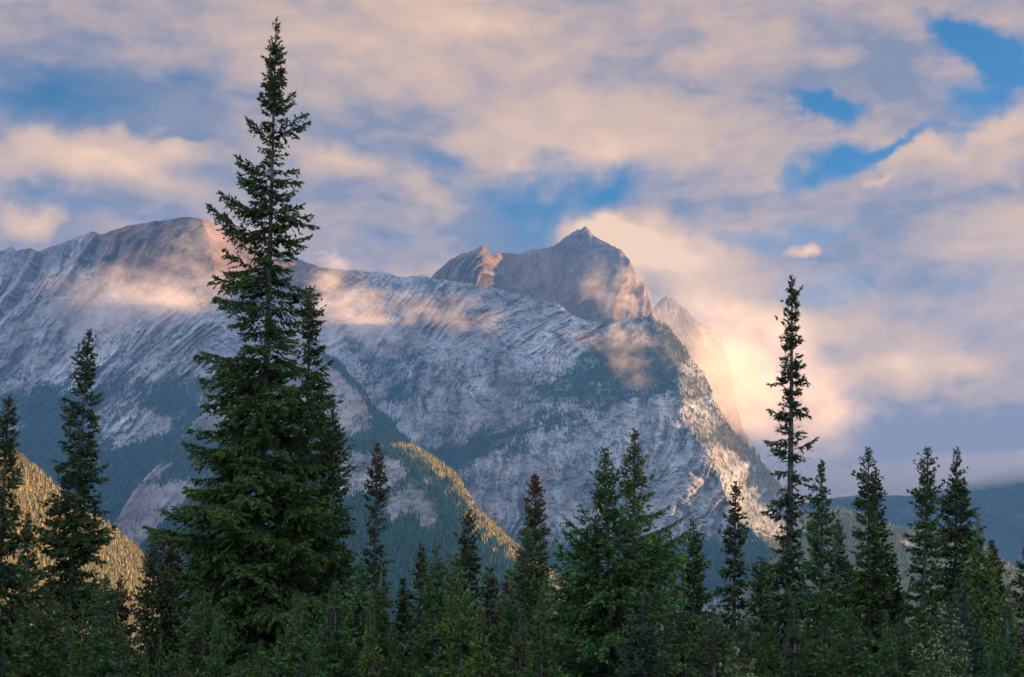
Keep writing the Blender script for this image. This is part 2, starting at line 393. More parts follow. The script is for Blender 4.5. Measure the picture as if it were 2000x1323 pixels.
def depth_1(x, y):
    d = _d1(x, y)
    d = d + spur(x, y, [(392, 420), (404, 460), (416, 510), (430, 600), (440, 660), (475, 760), (520, 900)], 0.5, 7.0, 60, 62, 3)
    d = d + spur(x, y, [(1262, 600), (1290, 660), (1318, 720), (1332, 790), (1345, 840), (1392, 900), (1408, 960), (1440, 1010), (1490, 1060), (1560, 1150)], 1.2, 7.5, 50, 320, 4)
    # ribs on the upper left face
    d = d - 130*np.exp(-((x-(276-(y-455)*0.62))/11)**2)*sstep(y, 440, 465)*(1-sstep(y, 505, 545))
    for (xa, sl, ya, yb, am, wd) in ((300, 0.45, 440, 560, 90, 9), (190, 0.7, 452, 600, 110, 10), (75, 0.6, 483, 640, 110, 10), (235, 0.5, 445, 560, 70, 8), (140, 0.6, 470, 640, 35, 12), (350, 0.3, 430, 520, 26, 12), (20, 0.5, 486, 640, 40, 14)):
        d = d - am*np.exp(-((x-(xa-(y-ya)*sl))/wd)**2)*(1-sstep(y, yb-50, yb))
    # gully between the scree shoulder and the pale face
    gx = np.interp(y, [520, 640, 760, 865, 960], [560, 640, 740, 812, 840])
    d = d + 170*np.exp(-((x-gx)/48)**2)*sstep(y, 560, 700)
    # big hollow and rib of the pale face, lower right
    rx = np.interp(y, [780, 880, 960, 1040], [1430, 1360, 1310, 1270])
    d = d - 110*np.exp(-((x-rx-20)/34)**2)*sstep(y, 840, 900) + 60*np.exp(-((x-rx+28)/18)**2)*sstep(y, 850, 900)
    return d
FOREST_1 = [  # where trees stand: (x, y, rx, ry, angle, weight)
    (1240, 700, 90, 46, -10, 0.85), (1120, 745, 110, 30, -18, 0.75), (1000, 850, 150, 26, -22, 0.7), (900, 878, 80, 24, -15, 0.55), (1280, 760, 60, 36, 0, 0.45), (1180, 790, 90, 18, -20, 0.45), (1060, 700, 80, 16, -12, 0.35), (1080, 870, 70, 14, -14, 0.35),
    (760, 745, 80, 55, 35, 0.55), (700, 690, 70, 50, 30, 0.35), (850, 720, 60, 20, -10, 0.3), (960, 640, 30, 12, 0, 0.15), (1090, 920, 60, 14, -10, 0.30), (860, 940, 70, 20, 0, 0.35),
    (1330, 680, 30, 80, 20, 0.75), (1370, 770, 30, 60, 20, 0.55), (1420, 860, 70, 30, 30, 0.75), (1480, 930, 60, 45, 30, 0.55), (1300, 640, 60, 26, 20, 0.6), (1270, 840, 40, 16, 0, 0.30), (1340, 860, 40, 20, 20, 0.3),
    (1200, 1120, 300, 50, 0, 1.0), (1500, 1120, 200, 80, 0, 0.6), (1380, 1090, 120, 40, 0, 0.5), (1700, 1120, 200, 80, 0, 0.8),
    (200, 770, 200, 40, -8, 0.55), (50, 800, 110, 70, 20, 0.75), (330, 790, 90, 40, 0, 0.55), (300, 900, 400, 60, 0, 0.95), (150, 980, 400, 80, 0, 1.0), (500, 1000, 300, 150, 0, 1.0), (420, 850, 90, 60, 0, 0.5),
    (130, 830, 60, 60, 0, 0.3), (330, 655, 90, 16, -10, 0.35), (200, 650, 60, 14, -20, 0.35), (240, 700, 60, 14, 0, 0.3), (40, 590, 30, 30, 0, 0.5), (60, 520, 30, 14, 0, 0.35), (150, 560, 26, 14, 0, 0.3), (330, 700, 30, 30, 0, 0.2), (100, 640, 30, 20, 0, 0.2),
    (260, 845, 70, 22, -12, -0.75), (300, 975, 70, 18, -6, -0.95), (320, 830, 30, 30, 0, -0.25), (60, 690, 90, 30, -20, -0.3), (1300, 960, 200, 90, 0, -0.35), (900, 760, 70, 26, -10, -0.35), (1000, 960, 150, 50, 0, -0.25), (1450, 1000, 30, 40, 0, -0.3), (1390, 800, 20, 30, 0, -0.5), (1380, 740, 16, 40, 30, -0.2), (760, 840, 20, 60, -30, 0.2),
    (300, 1100, 700, 70, 0, 0.8), (950, 1110, 300, 40, 0, 0.7)]
def detail_1(X, Y, P):
    forest = 0.16 + blobs(X, Y, FOREST_1) - 0.2*(1-sstep(Y, 520, 640))
    up = 1-sstep(Y - np.interp(X, [0, 200, 430, 600, 800], [470, 520, 540, 560, 520]), -30, 60)
    brown = 0.9*up*sstep(X, 120, 260)*(1-sstep(X, 640, 800)) + 0.25*(1-sstep(Y, 560, 700))*(1-sstep(X, 400, 700))
    scree = np.exp(-(((X-560)/110)**2 + ((Y-610)/90)**2))*0.6
    scree = scree + 0.9*np.exp(-((X-np.interp(Y, [640, 760, 865], [640, 745, 815]))/26)**2)*sstep(Y, 640, 700)*(1-sstep(Y, 900, 960))
    disp, att, m = rock_detail(X, Y, P, 0, forest, brown, np.clip(scree, 0, 1), 1.0, 62, 11)
    att['_m'] = m
    return disp, att
massif, P1, X1, Y1, A1 = relief('mountain', RIDGE_1, 1215, depth_1, detail_1, -260, 2000, 1.35, 520, None, 3.0, M_ROCK, 1)
m1 = A1['_m']
# a thin line of trees along the crest of the pale face
crest = np.exp(-((Y1-Y1[0][None])/5.0)**2)*sstep(X1, 880, 930)*(0.2+0.8*(fbm(X1/30, X1*0, 2, 3) > -0.1))
rim = sstep(X1, 1240, 1290)*np.exp(-((Y1-Y1[0][None])/26.0)**2)
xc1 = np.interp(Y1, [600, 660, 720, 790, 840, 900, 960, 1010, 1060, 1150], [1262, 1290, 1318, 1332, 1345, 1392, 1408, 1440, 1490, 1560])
sunny = sstep(X1-xc1, -6, 12)  # lit side of the shoulder, where trees get a sunlight tint
prob = A1['_p']*(X1 > -250)*(Y1 < 1200)*(0.04 + 0.96*sstep(Y1 - np.interp(X1, [0, 500, 800, 1300], [560, 620, 600, 560]), 0, 90))
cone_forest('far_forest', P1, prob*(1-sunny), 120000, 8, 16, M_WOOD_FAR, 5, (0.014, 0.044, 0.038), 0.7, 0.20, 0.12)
cone_forest('shoulder_forest', P1, (prob+0.05)*sunny*(Y1 < 1150), 15000, 9, 17, M_WOOD_FAR, 9, (0.165, 0.118, 0.034), 0.6, 0.20, 0.8)  # same woods as the shaded side, warm sunlight put into their colour
cone_forest('crest_forest', P1, crest*(1-sunny) + 0.8*rim, 5200, 10, 20, M_WOOD_FAR, 6, (0.11, 0.095, 0.030), 0.5, 0.22, 0.8)  # crest and rim trees with the low sun's gold painted into their colour

# ---------------------------------------------------------------- the peak behind
RIDGE_2 = [(640, 700), (760, 640), (820, 570), (843, 541), (862, 520), (880, 508), (905, 497), (925, 488), (942, 480), (950, 484), (962, 496), (1000, 494), (1030, 492), (1060, 485), (1080, 482), (1100, 466), (1122, 452), (1143, 443), (1160, 460), (1180, 472), (1212, 486), (1230, 510), (1240, 532), (1262, 560), (1275, 600), (1290, 660), (1310, 760), (1330, 860)]
_d2 = tps([(640, 700, 8200), (845, 541, 8250), (945, 480, 7900), (1030, 492, 8800), (1143, 443, 9000), (1240, 530, 8500), (1500, 800, 9300), (1000, 600, 8100), (1150, 600, 8050), (945, 590, 7650), (1250, 640, 8000), (900, 700, 7700), (1200, 800, 7300), (700, 900, 7200), (1400, 900, 7600), (640, 900, 7300), (1500, 900, 8000)])
def depth_2(x, y):
    d = _d2(x, y)
    d = d + spur(x, y, [(946, 470), (940, 520), (938, 600)], 1.0, 8.0, 40, 60, 2, None, None)
    d = d - spur(x, y, [(990, 480), (1040, 570), (1080, 640)], 0.3, 6.0, 60, 40, 4)*0.4
    d = d + spur(x, y, [(1238, 500), (1226, 545), (1200, 580), (1192, 640)], 1.5, 10.0, 50, 70, 2)
    for (xa, sl, ya, yb, am, wd) in ((1150, 0.1, 450, 600, 60, 14), (1185, 0.1, 475, 600, 50, 10), (1212, 0.15, 490, 590, 40, 8), (1262, 0.15, 560, 640, 55, 5), (1228, 0.3, 515, 640, 70, 6), (1205, 0.2, 500, 640, 50, 7), (1168, 0.05, 460, 620, 60, 9), (965, -0.9, 490, 600, 60, 8), (1128, 0.25, 450, 600, 50, 10), (1010, 0.2, 500, 600, 30, 12), (870, 0.4, 520, 600, 40, 8), (1075, 0.0, 480, 600, -40, 16), (900, 0.3, 500, 600, 40, 12), (1244, 0.2, 540, 640, 40, 5)):
        d = d - am*np.exp(-((x-(xa-(y-ya)*sl))/wd)**2)
    return d
def detail_2(X, Y, P):
    scree = np.clip(blobs(X, Y, [(1040, 540, 80, 60, 20, 1.0), (1110, 580, 60, 60, 0, 0.7)]), 0, 1)
    brown = 0.8 + 0.2*scree
    disp, att, m = rock_detail(X, Y, P, 0, X*0-0.6, brown, scree, 0.66, 78, 31, 2.2)
    return disp, att
relief('mountain', RIDGE_2, 900, depth_2, detail_2, 640, 1330, 1.3, 330, None, 4.2, M_ROCK, 2)

RIDGE_3 = [(1230, 680), (1270, 610), (1290, 585), (1302, 579), (1320, 588), (1340, 604), (1362, 626), (1385, 640), (1398, 645), (1407, 655), (1420, 690), (1432, 750), (1452, 830), (1490, 900), (1530, 990)]
def depth_3(x, y):
    return 9900 + (x-1300)*2.2 - (y-600)*1.2
def detail_3(X, Y, P):
    d, a, m = rock_detail(X, Y, P, 0, X*0-0.6, X*0+0.5, X*0, 0.8, 80, 41, 1.3); return d, a
relief('mountain', RIDGE_3, 1000, depth_3, detail_3, 1230, 1530, 1.5, 120, None, 3.0, M_ROCK, 3)

# ---------------------------------------------------------------- scree shoulder left of the gully
RIDGE_4 = [(180, 1095), (260, 960), (330, 880), (400, 800), (470, 745), (520, 700), (570, 672), (600, 662), (618, 668), (640, 694), (662, 706), (690, 742), (712, 762), (728, 792), (760, 816), (780, 846), (805, 864), (850, 910), (900, 960)]
_d4 = tps([(330, 860, 5000), (470, 745, 5150), (600, 668, 5300), (805, 868, 4900), (900, 960, 4850), (400, 1000, 4500), (600, 900, 4650), (800, 1000, 4500), (600, 1100, 4300), (900, 1100, 4400)])
def depth_4(x, y):
    return _d4(x, y) + spur(x, y, [(610, 650), (650, 740), (700, 830), (720, 900), (760, 1000)], 0.6, 3.0, 60, 40, 5)
def detail_4(X, Y, P):
    ry = np.interp(X, [p[0] for p in RIDGE_4], [p[1] for p in RIDGE_4])
    forest = 1.1*np.exp(-((Y-ry)/26)**2)*sstep(X, 600, 650) + blobs(X, Y, [(760, 840, 70, 40, 30, 0.9), (600, 880, 300, 30, 0, 0.7), (740, 900, 100, 40, 0, 1.0), (400, 900, 120, 60, 0, 0.9), (690, 800, 16, 30, 0, -0.2)]) + 0.05
    d, a, m = rock_detail(X, Y, P, 0, forest, X*0+0.30, X*0+0.8, 0.85, 60, 51, 0.5)
    a['_m'] = m
    return d, a
_, P4, X4, Y4, A4 = relief('mountain', RIDGE_4, 1100, depth_4, detail_4, 180, 900, 1.4, 260, None, 3.5, M_ROCK, 4)
cone_forest('far_forest', P4, A4['_p']+0.01, 14000, 9, 16, M_WOOD_FAR, 15, (0.016, 0.044, 0.036), 0.7, 0.2, 0.2)

# ---------------------------------------------------------------- wooded hills in front of the massif
RIDGE_5 = [(200, 1150), (320, 1020), (430, 920), (560, 862), (620, 850), (680, 852), (720, 862), (750, 871), (800, 872), (830, 888), (855, 905), (892, 930), (910, 960), (935, 1000), (970, 1035), (1000, 1062), (1060, 1110), (1150, 1170)]
_d5 = tps([(200, 1150, 3450), (430, 900, 3480), (620, 850, 3520), (750, 871, 3350), (900, 935, 3150), (1150, 1170, 3050), (600, 1000, 3000), (800, 1000, 2880), (950, 1100, 2780), (500, 1200, 2550), (800, 1200, 2480), (1150, 1220, 2600)])
def depth_5(x, y):
    return _d5(x, y) + spur(x, y, [(700, 845), (760, 885), (810, 925), (850, 960), (880, 1000), (925, 1060), (975, 1120), (1030, 1200)], 0.5, 4.2, 60, 110, 4)
def detail_5(X, Y, P):
    forest = 1.2 + blobs(X, Y, [(745, 920, 44, 30, 10, -2.4), (690, 930, 50, 28, 20, -2.2), (790, 985, 40, 20, -30, -2.4), (835, 1010, 18, 28, 0, -1.8), (915, 975, 10, 34, -30, -1.1), (945, 1020, 8, 26, -35, -0.7), (960, 1050, 30, 20, 30, -0.35)])
    d, a, m = rock_detail(X, Y, P, 0, forest, X*0+0.05, X*0, 1.0, 40, 61, 0.5)
    a['_m'] = m
    return d*0.7, a
_, P5, X5, Y5, A5 = relief('hill', RIDGE_5, 1220, depth_5, detail_5, 200, 1150, 1.4, 260, None, 3.0, M_ROCK, 5, 0.5, 500)
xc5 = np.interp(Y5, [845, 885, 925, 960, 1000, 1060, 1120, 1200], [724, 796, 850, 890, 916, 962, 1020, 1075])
sun_tint5 = sstep(X5-xc5 + 26*fbm(X5/18, Y5/18, 3, 4), -16, 40)*(0.25+0.75*(1-sstep(Y5, 1000, 1120)))  # sunlit side of the crest, where sunlight goes into the tree colour
cone_forest('hillside_forest', P5, (A5['_p']+0.01)*(1-sun_tint5), 56000, 7, 14, M_WOOD_FAR, 25, (0.016, 0.050, 0.042), 0.7, 0.2, 0.2)
cone_forest('sun_tinted_forest', P5, (A5['_p']+0.05)*sun_tint5, 14000, 7, 14, M_WOOD_FAR, 26, (0.24, 0.175, 0.055), 0.8, 0.2, 0.8)  # same trees as on the shaded side, sunlight painted into the base colour

RIDGE_6 = [(-200, 810), (-60, 858), (0, 878), (30, 890), (70, 916), (105, 950), (150, 988), (200, 1022), (238, 1048), (262, 1072), (278, 1100), (288, 1135), (298, 1180), (312, 1235), (420, 1262)]
_d6 = tps([(-200, 800, 1750), (0, 880, 1980), (150, 1008, 2180), (275, 1110, 2320), (420, 1230, 2550), (0, 1050, 1760), (-200, 1100, 1450), (150, 1150, 1960), (420, 1270, 2300), (0, 1270, 1500), (200, 1270, 1850)])
def detail_6(X, Y, P):
    d, a, m = rock_detail(X, Y, P, 0, X*0+1.3, X*0, X*0, 1.0, 60, 71, 0.5)
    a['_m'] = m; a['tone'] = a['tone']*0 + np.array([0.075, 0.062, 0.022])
    return d*0.45, a
_, P6, X6, Y6, A6 = relief('hill', RIDGE_6, 1275, lambda x, y: _d6(x, y), detail_6, -200, 420, 1.5, 220, None, 1.5, M_ROCK, 6, 0.35, 400)
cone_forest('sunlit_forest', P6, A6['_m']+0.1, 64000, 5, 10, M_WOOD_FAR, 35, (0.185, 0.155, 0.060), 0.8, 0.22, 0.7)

RIDGE_7 = [(1380, 1210), (1480, 1130), (1540, 1060), (1600, 1000), (1640, 992), (1680, 1006), (1720, 1026), (1780, 1034), (1830, 1040), (1880, 1052), (1930, 1075), (1970, 1105), (2010, 1130), (2100, 1180), (2200, 1215)]
_d7 = tps([(1380, 1210, 3900), (1600, 1000, 4150), (1830, 1040, 4000), (2010, 1130, 3800), (2200, 1215, 3900), (1500, 1225, 3500), (1700, 1150, 3500), (1900, 1225, 3100), (2200, 1225, 3600)])
def depth_7(x, y):
    return _d7(x, y) + spur(x, y, [(1560, 1000), (1545, 1100), (1560, 1200)], 0.5, 3.2, 50, 60, 5) + spur(x, y, [(1800, 1020), (1700, 1100), (1680, 1200)], 1.2, 2.6, 60, 70, 5) + spur(x, y, [(1925, 1060), (1940, 1120), (1960, 1200)], 0.8, 3.2, 50, 80, 5)
def detail_7(X, Y, P):
    d, a, m = rock_detail(X, Y, P, 0, X*0+0.95, X*0+0.1, X*0, 1.0, 60, 81, 0.5)
    a['_m'] = m
    return d*0.7, a
_, P7, X7, Y7, A7 = relief('hill', RIDGE_7, 1225, depth_7, detail_7, 1380, 2200, 1.5, 180, None, 1.2, M_ROCK, 7, 0.5, 500)
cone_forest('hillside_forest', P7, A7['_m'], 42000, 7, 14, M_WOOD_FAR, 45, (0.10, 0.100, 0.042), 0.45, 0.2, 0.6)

cone_forest('sun_tinted_forest', P7, A7['_m']*(np.exp(-((Y7-Y7[0][None])/16)**2) + 1.0*sstep(X7, 1900, 1950)), 7000, 7, 14, M_WOOD_FAR, 46, (0.24, 0.175, 0.055), 0.7, 0.2, 0.6)  # crest and right end, the sun's gold painted onto the trees

RIDGE_8 = [(1380, 1030), (1500, 1000), (1600, 976), (1680, 966), (1780, 968), (1860, 952), (1930, 930), (2000, 908), (2060, 860), (2130, 770), (2220, 680), (2320, 610), (2500, 570)]  # crest raised beyond the right edge, unseen, to shade the cloud bank
_d8 = tps([(1380, 1010, 8200), (1700, 915, 8400), (2000, 868, 8200), (2300, 850, 8000), (1400, 1200, 6600), (1700, 1200, 6600), (2000, 1200, 6200), (2300, 1200, 6100)])
def detail_8(X, Y, P):
    d, a, m = rock_detail(X, Y, P, 0, X*0+1.25, X*0+0.1, X*0, 0.4, 60, 91, 0.5)
    x = P[..., 0]
    return d*0.7 + 160*ridged(x/500+P[..., 2]/900, P[..., 2]/1500, 2, 95)*-1, a
relief('mountain', RIDGE_8, 1210, lambda x, y: _d8(x, y), detail_8, 1380, 2500, 2.2, 160, None, 2.0, M_ROCK, 8, 0.8, 800)

# ---------------------------------------------------------------- valley floor and the hill that keeps it in shade (east, outside the picture)
M_GROUND = bpy.data.materials.new('ground_cover'); M_GROUND.use_nodes = True
_t = NT(M_GROUND.node_tree); _b = _t.n['Principled BSDF']; _g = _t.new('ShaderNodeNewGeometry')
_n = _t.noise(_g.outputs['Position'], 0.6, 8, 0.65)
_t.l.new(_t.mix(_t.smooth(_n, 0.35, 0.65), (0.035, 0.045, 0.018), (0.075, 0.070, 0.035)), _b.inputs['Base Color']); _b.inputs['Roughness'].default_value = 1.0
gx = np.array([-5100, -3000, -600, -150, 150, 600, 3000, 4800.]); gy = np.array([-390, -200, 0, 60, 200, 800, 3000, 11100.])
GX, GY = np.meshgrid(gx, gy); idx = np.arange(64).reshape(8, 8)
ground = mesh_np('ground', np.stack([GX, GY, GX*0], -1).reshape(-1, 3), np.stack([idx[:-1, :-1], idx[:-1, 1:], idx[1:, 1:], idx[1:, :-1]], -1).reshape(-1, 4), M_GROUND)
ground['kind'] = 'structure'
hx, hy = np.meshgrid(np.linspace(-1, 1, 60), np.linspace(-1, 1, 90))
hz = 125*np.clip(1-np.abs(hx)**1.6, 0, 1)*np.clip(1-np.abs(hy)**3, 0, 1)
HX = 330 + 170*hx; HY = 130 + 330*hy
# keep clear of the field of view
hz = hz*(1+0.25*fbm(HX/60, HY/60, 4, 77)) - 1
idx = np.arange(hx.size).reshape(hx.shape)
sh = mesh_np('hill', np.stack([HX, HY, hz], -1).reshape(-1, 3), np.stack([idx[:-1, :-1], idx[:-1, 1:], idx[1:, 1:], idx[1:, :-1]], -1).reshape(-1, 4), M_GROUND)
sh['kind'] = 'structure'

# ---------------------------------------------------------------- air
def volume_mat_haze():
    m = bpy.data.materials.new('air'); m.use_nodes = True; t = NT(m.node_tree); t.n.clear()
    o = t.new('ShaderNodeOutputMaterial'); v = t.new('ShaderNodeVolumePrincipled')
    v.inputs['Color'].default_value = (0.13, 0.36, 0.92, 1); v.inputs['Density'].default_value = HAZE_D; v.inputs['Anisotropy'].default_value = 0.0
    t.l.new(v.outputs[0], o.inputs['Volume']); return m
HAZE_D = 2.9e-5
def box(name, lo, hi, mat):
    v = np.array([[x, y, z] for x in (lo[0], hi[0]) for y in (lo[1], hi[1]) for z in (lo[2], hi[2])], float)
    f = np.array([[0, 1, 3, 2], [4, 6, 7, 5], [0, 4, 5, 1], [2, 3, 7, 6], [0, 2, 6, 4], [1, 5, 7, 3]])
    return mesh_np(name, v, f, mat, smooth=False)
hz_ = box('haze', (-5120, -400, -66), (4900, 11200, 2950), volume_mat_haze()); hz_['kind'] = 'stuff'

# ---------------------------------------------------------------- spruces
def mat_needles():
    m = bpy.data.materials.new('spruce_needles'); m.use_nodes = True
    t = NT(m.node_tree); b = t.n['Principled BSDF']
    a = t.new('ShaderNodeAttribute', attribute_name='tone')
    g = t.new('ShaderNodeNewGeometry')
    n = t.noise(g.outputs['Position'], 2.2, 3, 0.6)
    c = t.vm('SCALE', a.outputs['Color'], None, t.m('ADD', 0.62, t.m('MULTIPLY', n, 0.8)))
    t.l.new(c, b.inputs['Base Color'])
    b.inputs['Roughness'].default_value = 0.62; b.inputs['Specular IOR Level'].default_value = 0.25
    tr = t.new('ShaderNodeBsdfTranslucent'); t.l.new(t.vm('MULTIPLY', c, (1.25, 1.3, 0.7)), tr.inputs['Color'])
    mx = t.new('ShaderNodeMixShader'); mx.inputs[0].default_value = 0.35
    t.l.new(b.outputs[0], mx.inputs[1]); t.l.new(tr.outputs[0], mx.inputs[2]); t.l.new(mx.outputs[0], t.n['Material Output'].inputs['Surface'])
    return m
def mat_bark():
    m = bpy.data.materials.new('spruce_bark'); m.use_nodes = True
    t = NT(m.node_tree); b = t.n['Principled BSDF']
    g = t.new('ShaderNodeNewGeometry')
    v = t.vm('MULTIPLY', g.outputs['Position'], (1.0, 1.0, 0.35))
    n = t.noise(v, 22.0, 6, 0.7)
    n3 = t.noise(g.outputs['Position'], 1.6, 3, 0.6)
    c = t.mix(t.smooth(n, 0.34, 0.66), (0.024, 0.020, 0.018), (0.085, 0.075, 0.072))
    c = t.mix(t.smooth(n3, 0.45, 0.75), c, (0.055, 0.058, 0.046))
    t.l.new(c, b.inputs['Base Color']); b.inputs['Roughness'].default_value = 0.9
    t.l.new(t.new('ShaderNodeBump', inp={'Strength': 0.8, 'Distance': 0.02, 'Height': n}).outputs[0], b.inputs['Normal'])
    return m
M_NEEDLE = mat_needles(); M_BARK = mat_bark()
M_CONE = bpy.data.materials.new('cone_scales'); M_CONE.use_nodes = True
_t = NT(M_CONE.node_tree); _b = _t.n['Principled BSDF']; _g = _t.new('ShaderNodeNewGeometry')
_t.l.new(_t.mix(_t.noise(_g.outputs['Position'], 9.0, 4, 0.7), (0.035, 0.014, 0.010), (0.165, 0.060, 0.035)), _b.inputs['Base Color']); _b.inputs['Roughness'].default_value = 0.7

def frames(d):
    """two unit vectors square to each direction"""
    d = d/np.linalg.norm(d, axis=-1, keepdims=True)
    up = np.zeros_like(d); up[..., 2] = 1
    s = np.cross(d, up); s = s/(np.linalg.norm(s, axis=-1, keepdims=True)+1e-6)
    return d, s, np.cross(s, d)

def sprig_template(kind):
    """needle-clad twig tip of unit length along +X: a ragged spindle, with needle blades on the near trees"""
    V = [(0, 0, 0)]; F = []
    k = 3
    for i in range(k):
        a = 2*math.pi*i/k + 0.3
        V.append((0.42, 0.20*math.cos(a), 0.20*math.sin(a)))
    V.append((1.0, 0, 0.0)); tip = len(V)-1
    for i in range(k):
        j = (i+1) % k; F.append((0, 1+j, 1+i)); F.append((tip, 1+i, 1+j))
    if kind == 'near':
        for i in range(7):
            a = i*2.4; x = 0.10 + 0.115*i; w = 0.27*(1.05-0.45*x)
            ca, sa = math.cos(a), math.sin(a); n = len(V)
            V += [(x-0.06, 0.03*ca, 0.03*sa), (x+0.11, 0.03*ca, 0.03*sa), (x+0.22, 1.35*w*ca, 1.35*w*sa)]
            F.append((n, n+1, n+2))
    return np.array(V, float), np.array(F)
SPR = {k: sprig_template(k) for k in ('near', 'far')}
CONE_V = np.array([(0, 0, 0.02)] + [(0.16*math.cos(a), 0.16*math.sin(a), -0.35) for a in (0, 1.57, 3.14, 4.71)] + [(0.11*math.cos(a), 0.11*math.sin(a), -0.8) for a in (0, 1.57, 3.14, 4.71)] + [(0, 0, -1.0)])
CONE_F = np.array([(0, 1, 2), (0, 2, 3), (0, 3, 4), (0, 4, 1), (1, 5, 6), (1, 6, 2), (2, 6, 7), (2, 7, 3), (3, 7, 8), (3, 8, 4), (4, 8, 5), (4, 5, 1), (9, 6, 5), (9, 7, 6), (9, 8, 7), (9, 5, 8)])

def tubes(P0, P1, r0, r1, k=3):
    """straight tapered tubes, vectorised"""
    d, s, u = frames(P1-P0)
    a = np.arange(k)*2*math.pi/k
    off = s[:, None]*np.cos(a)[None, :, None] + u[:, None]*np.sin(a)[None, :, None]
    V = np.concatenate([P0[:, None] + off*np.asarray(r0)[:, None, None], P1[:, None] + off*np.asarray(r1)[:, None, None]], 1)
    F = np.array([(i, (i+1) % k, k+(i+1) % k, k+i) for i in range(k)])
    Fa = (F[None] + (np.arange(len(P0))*2*k)[:, None, None]).reshape(-1, 4)
    return V.reshape(-1, 3), Fa

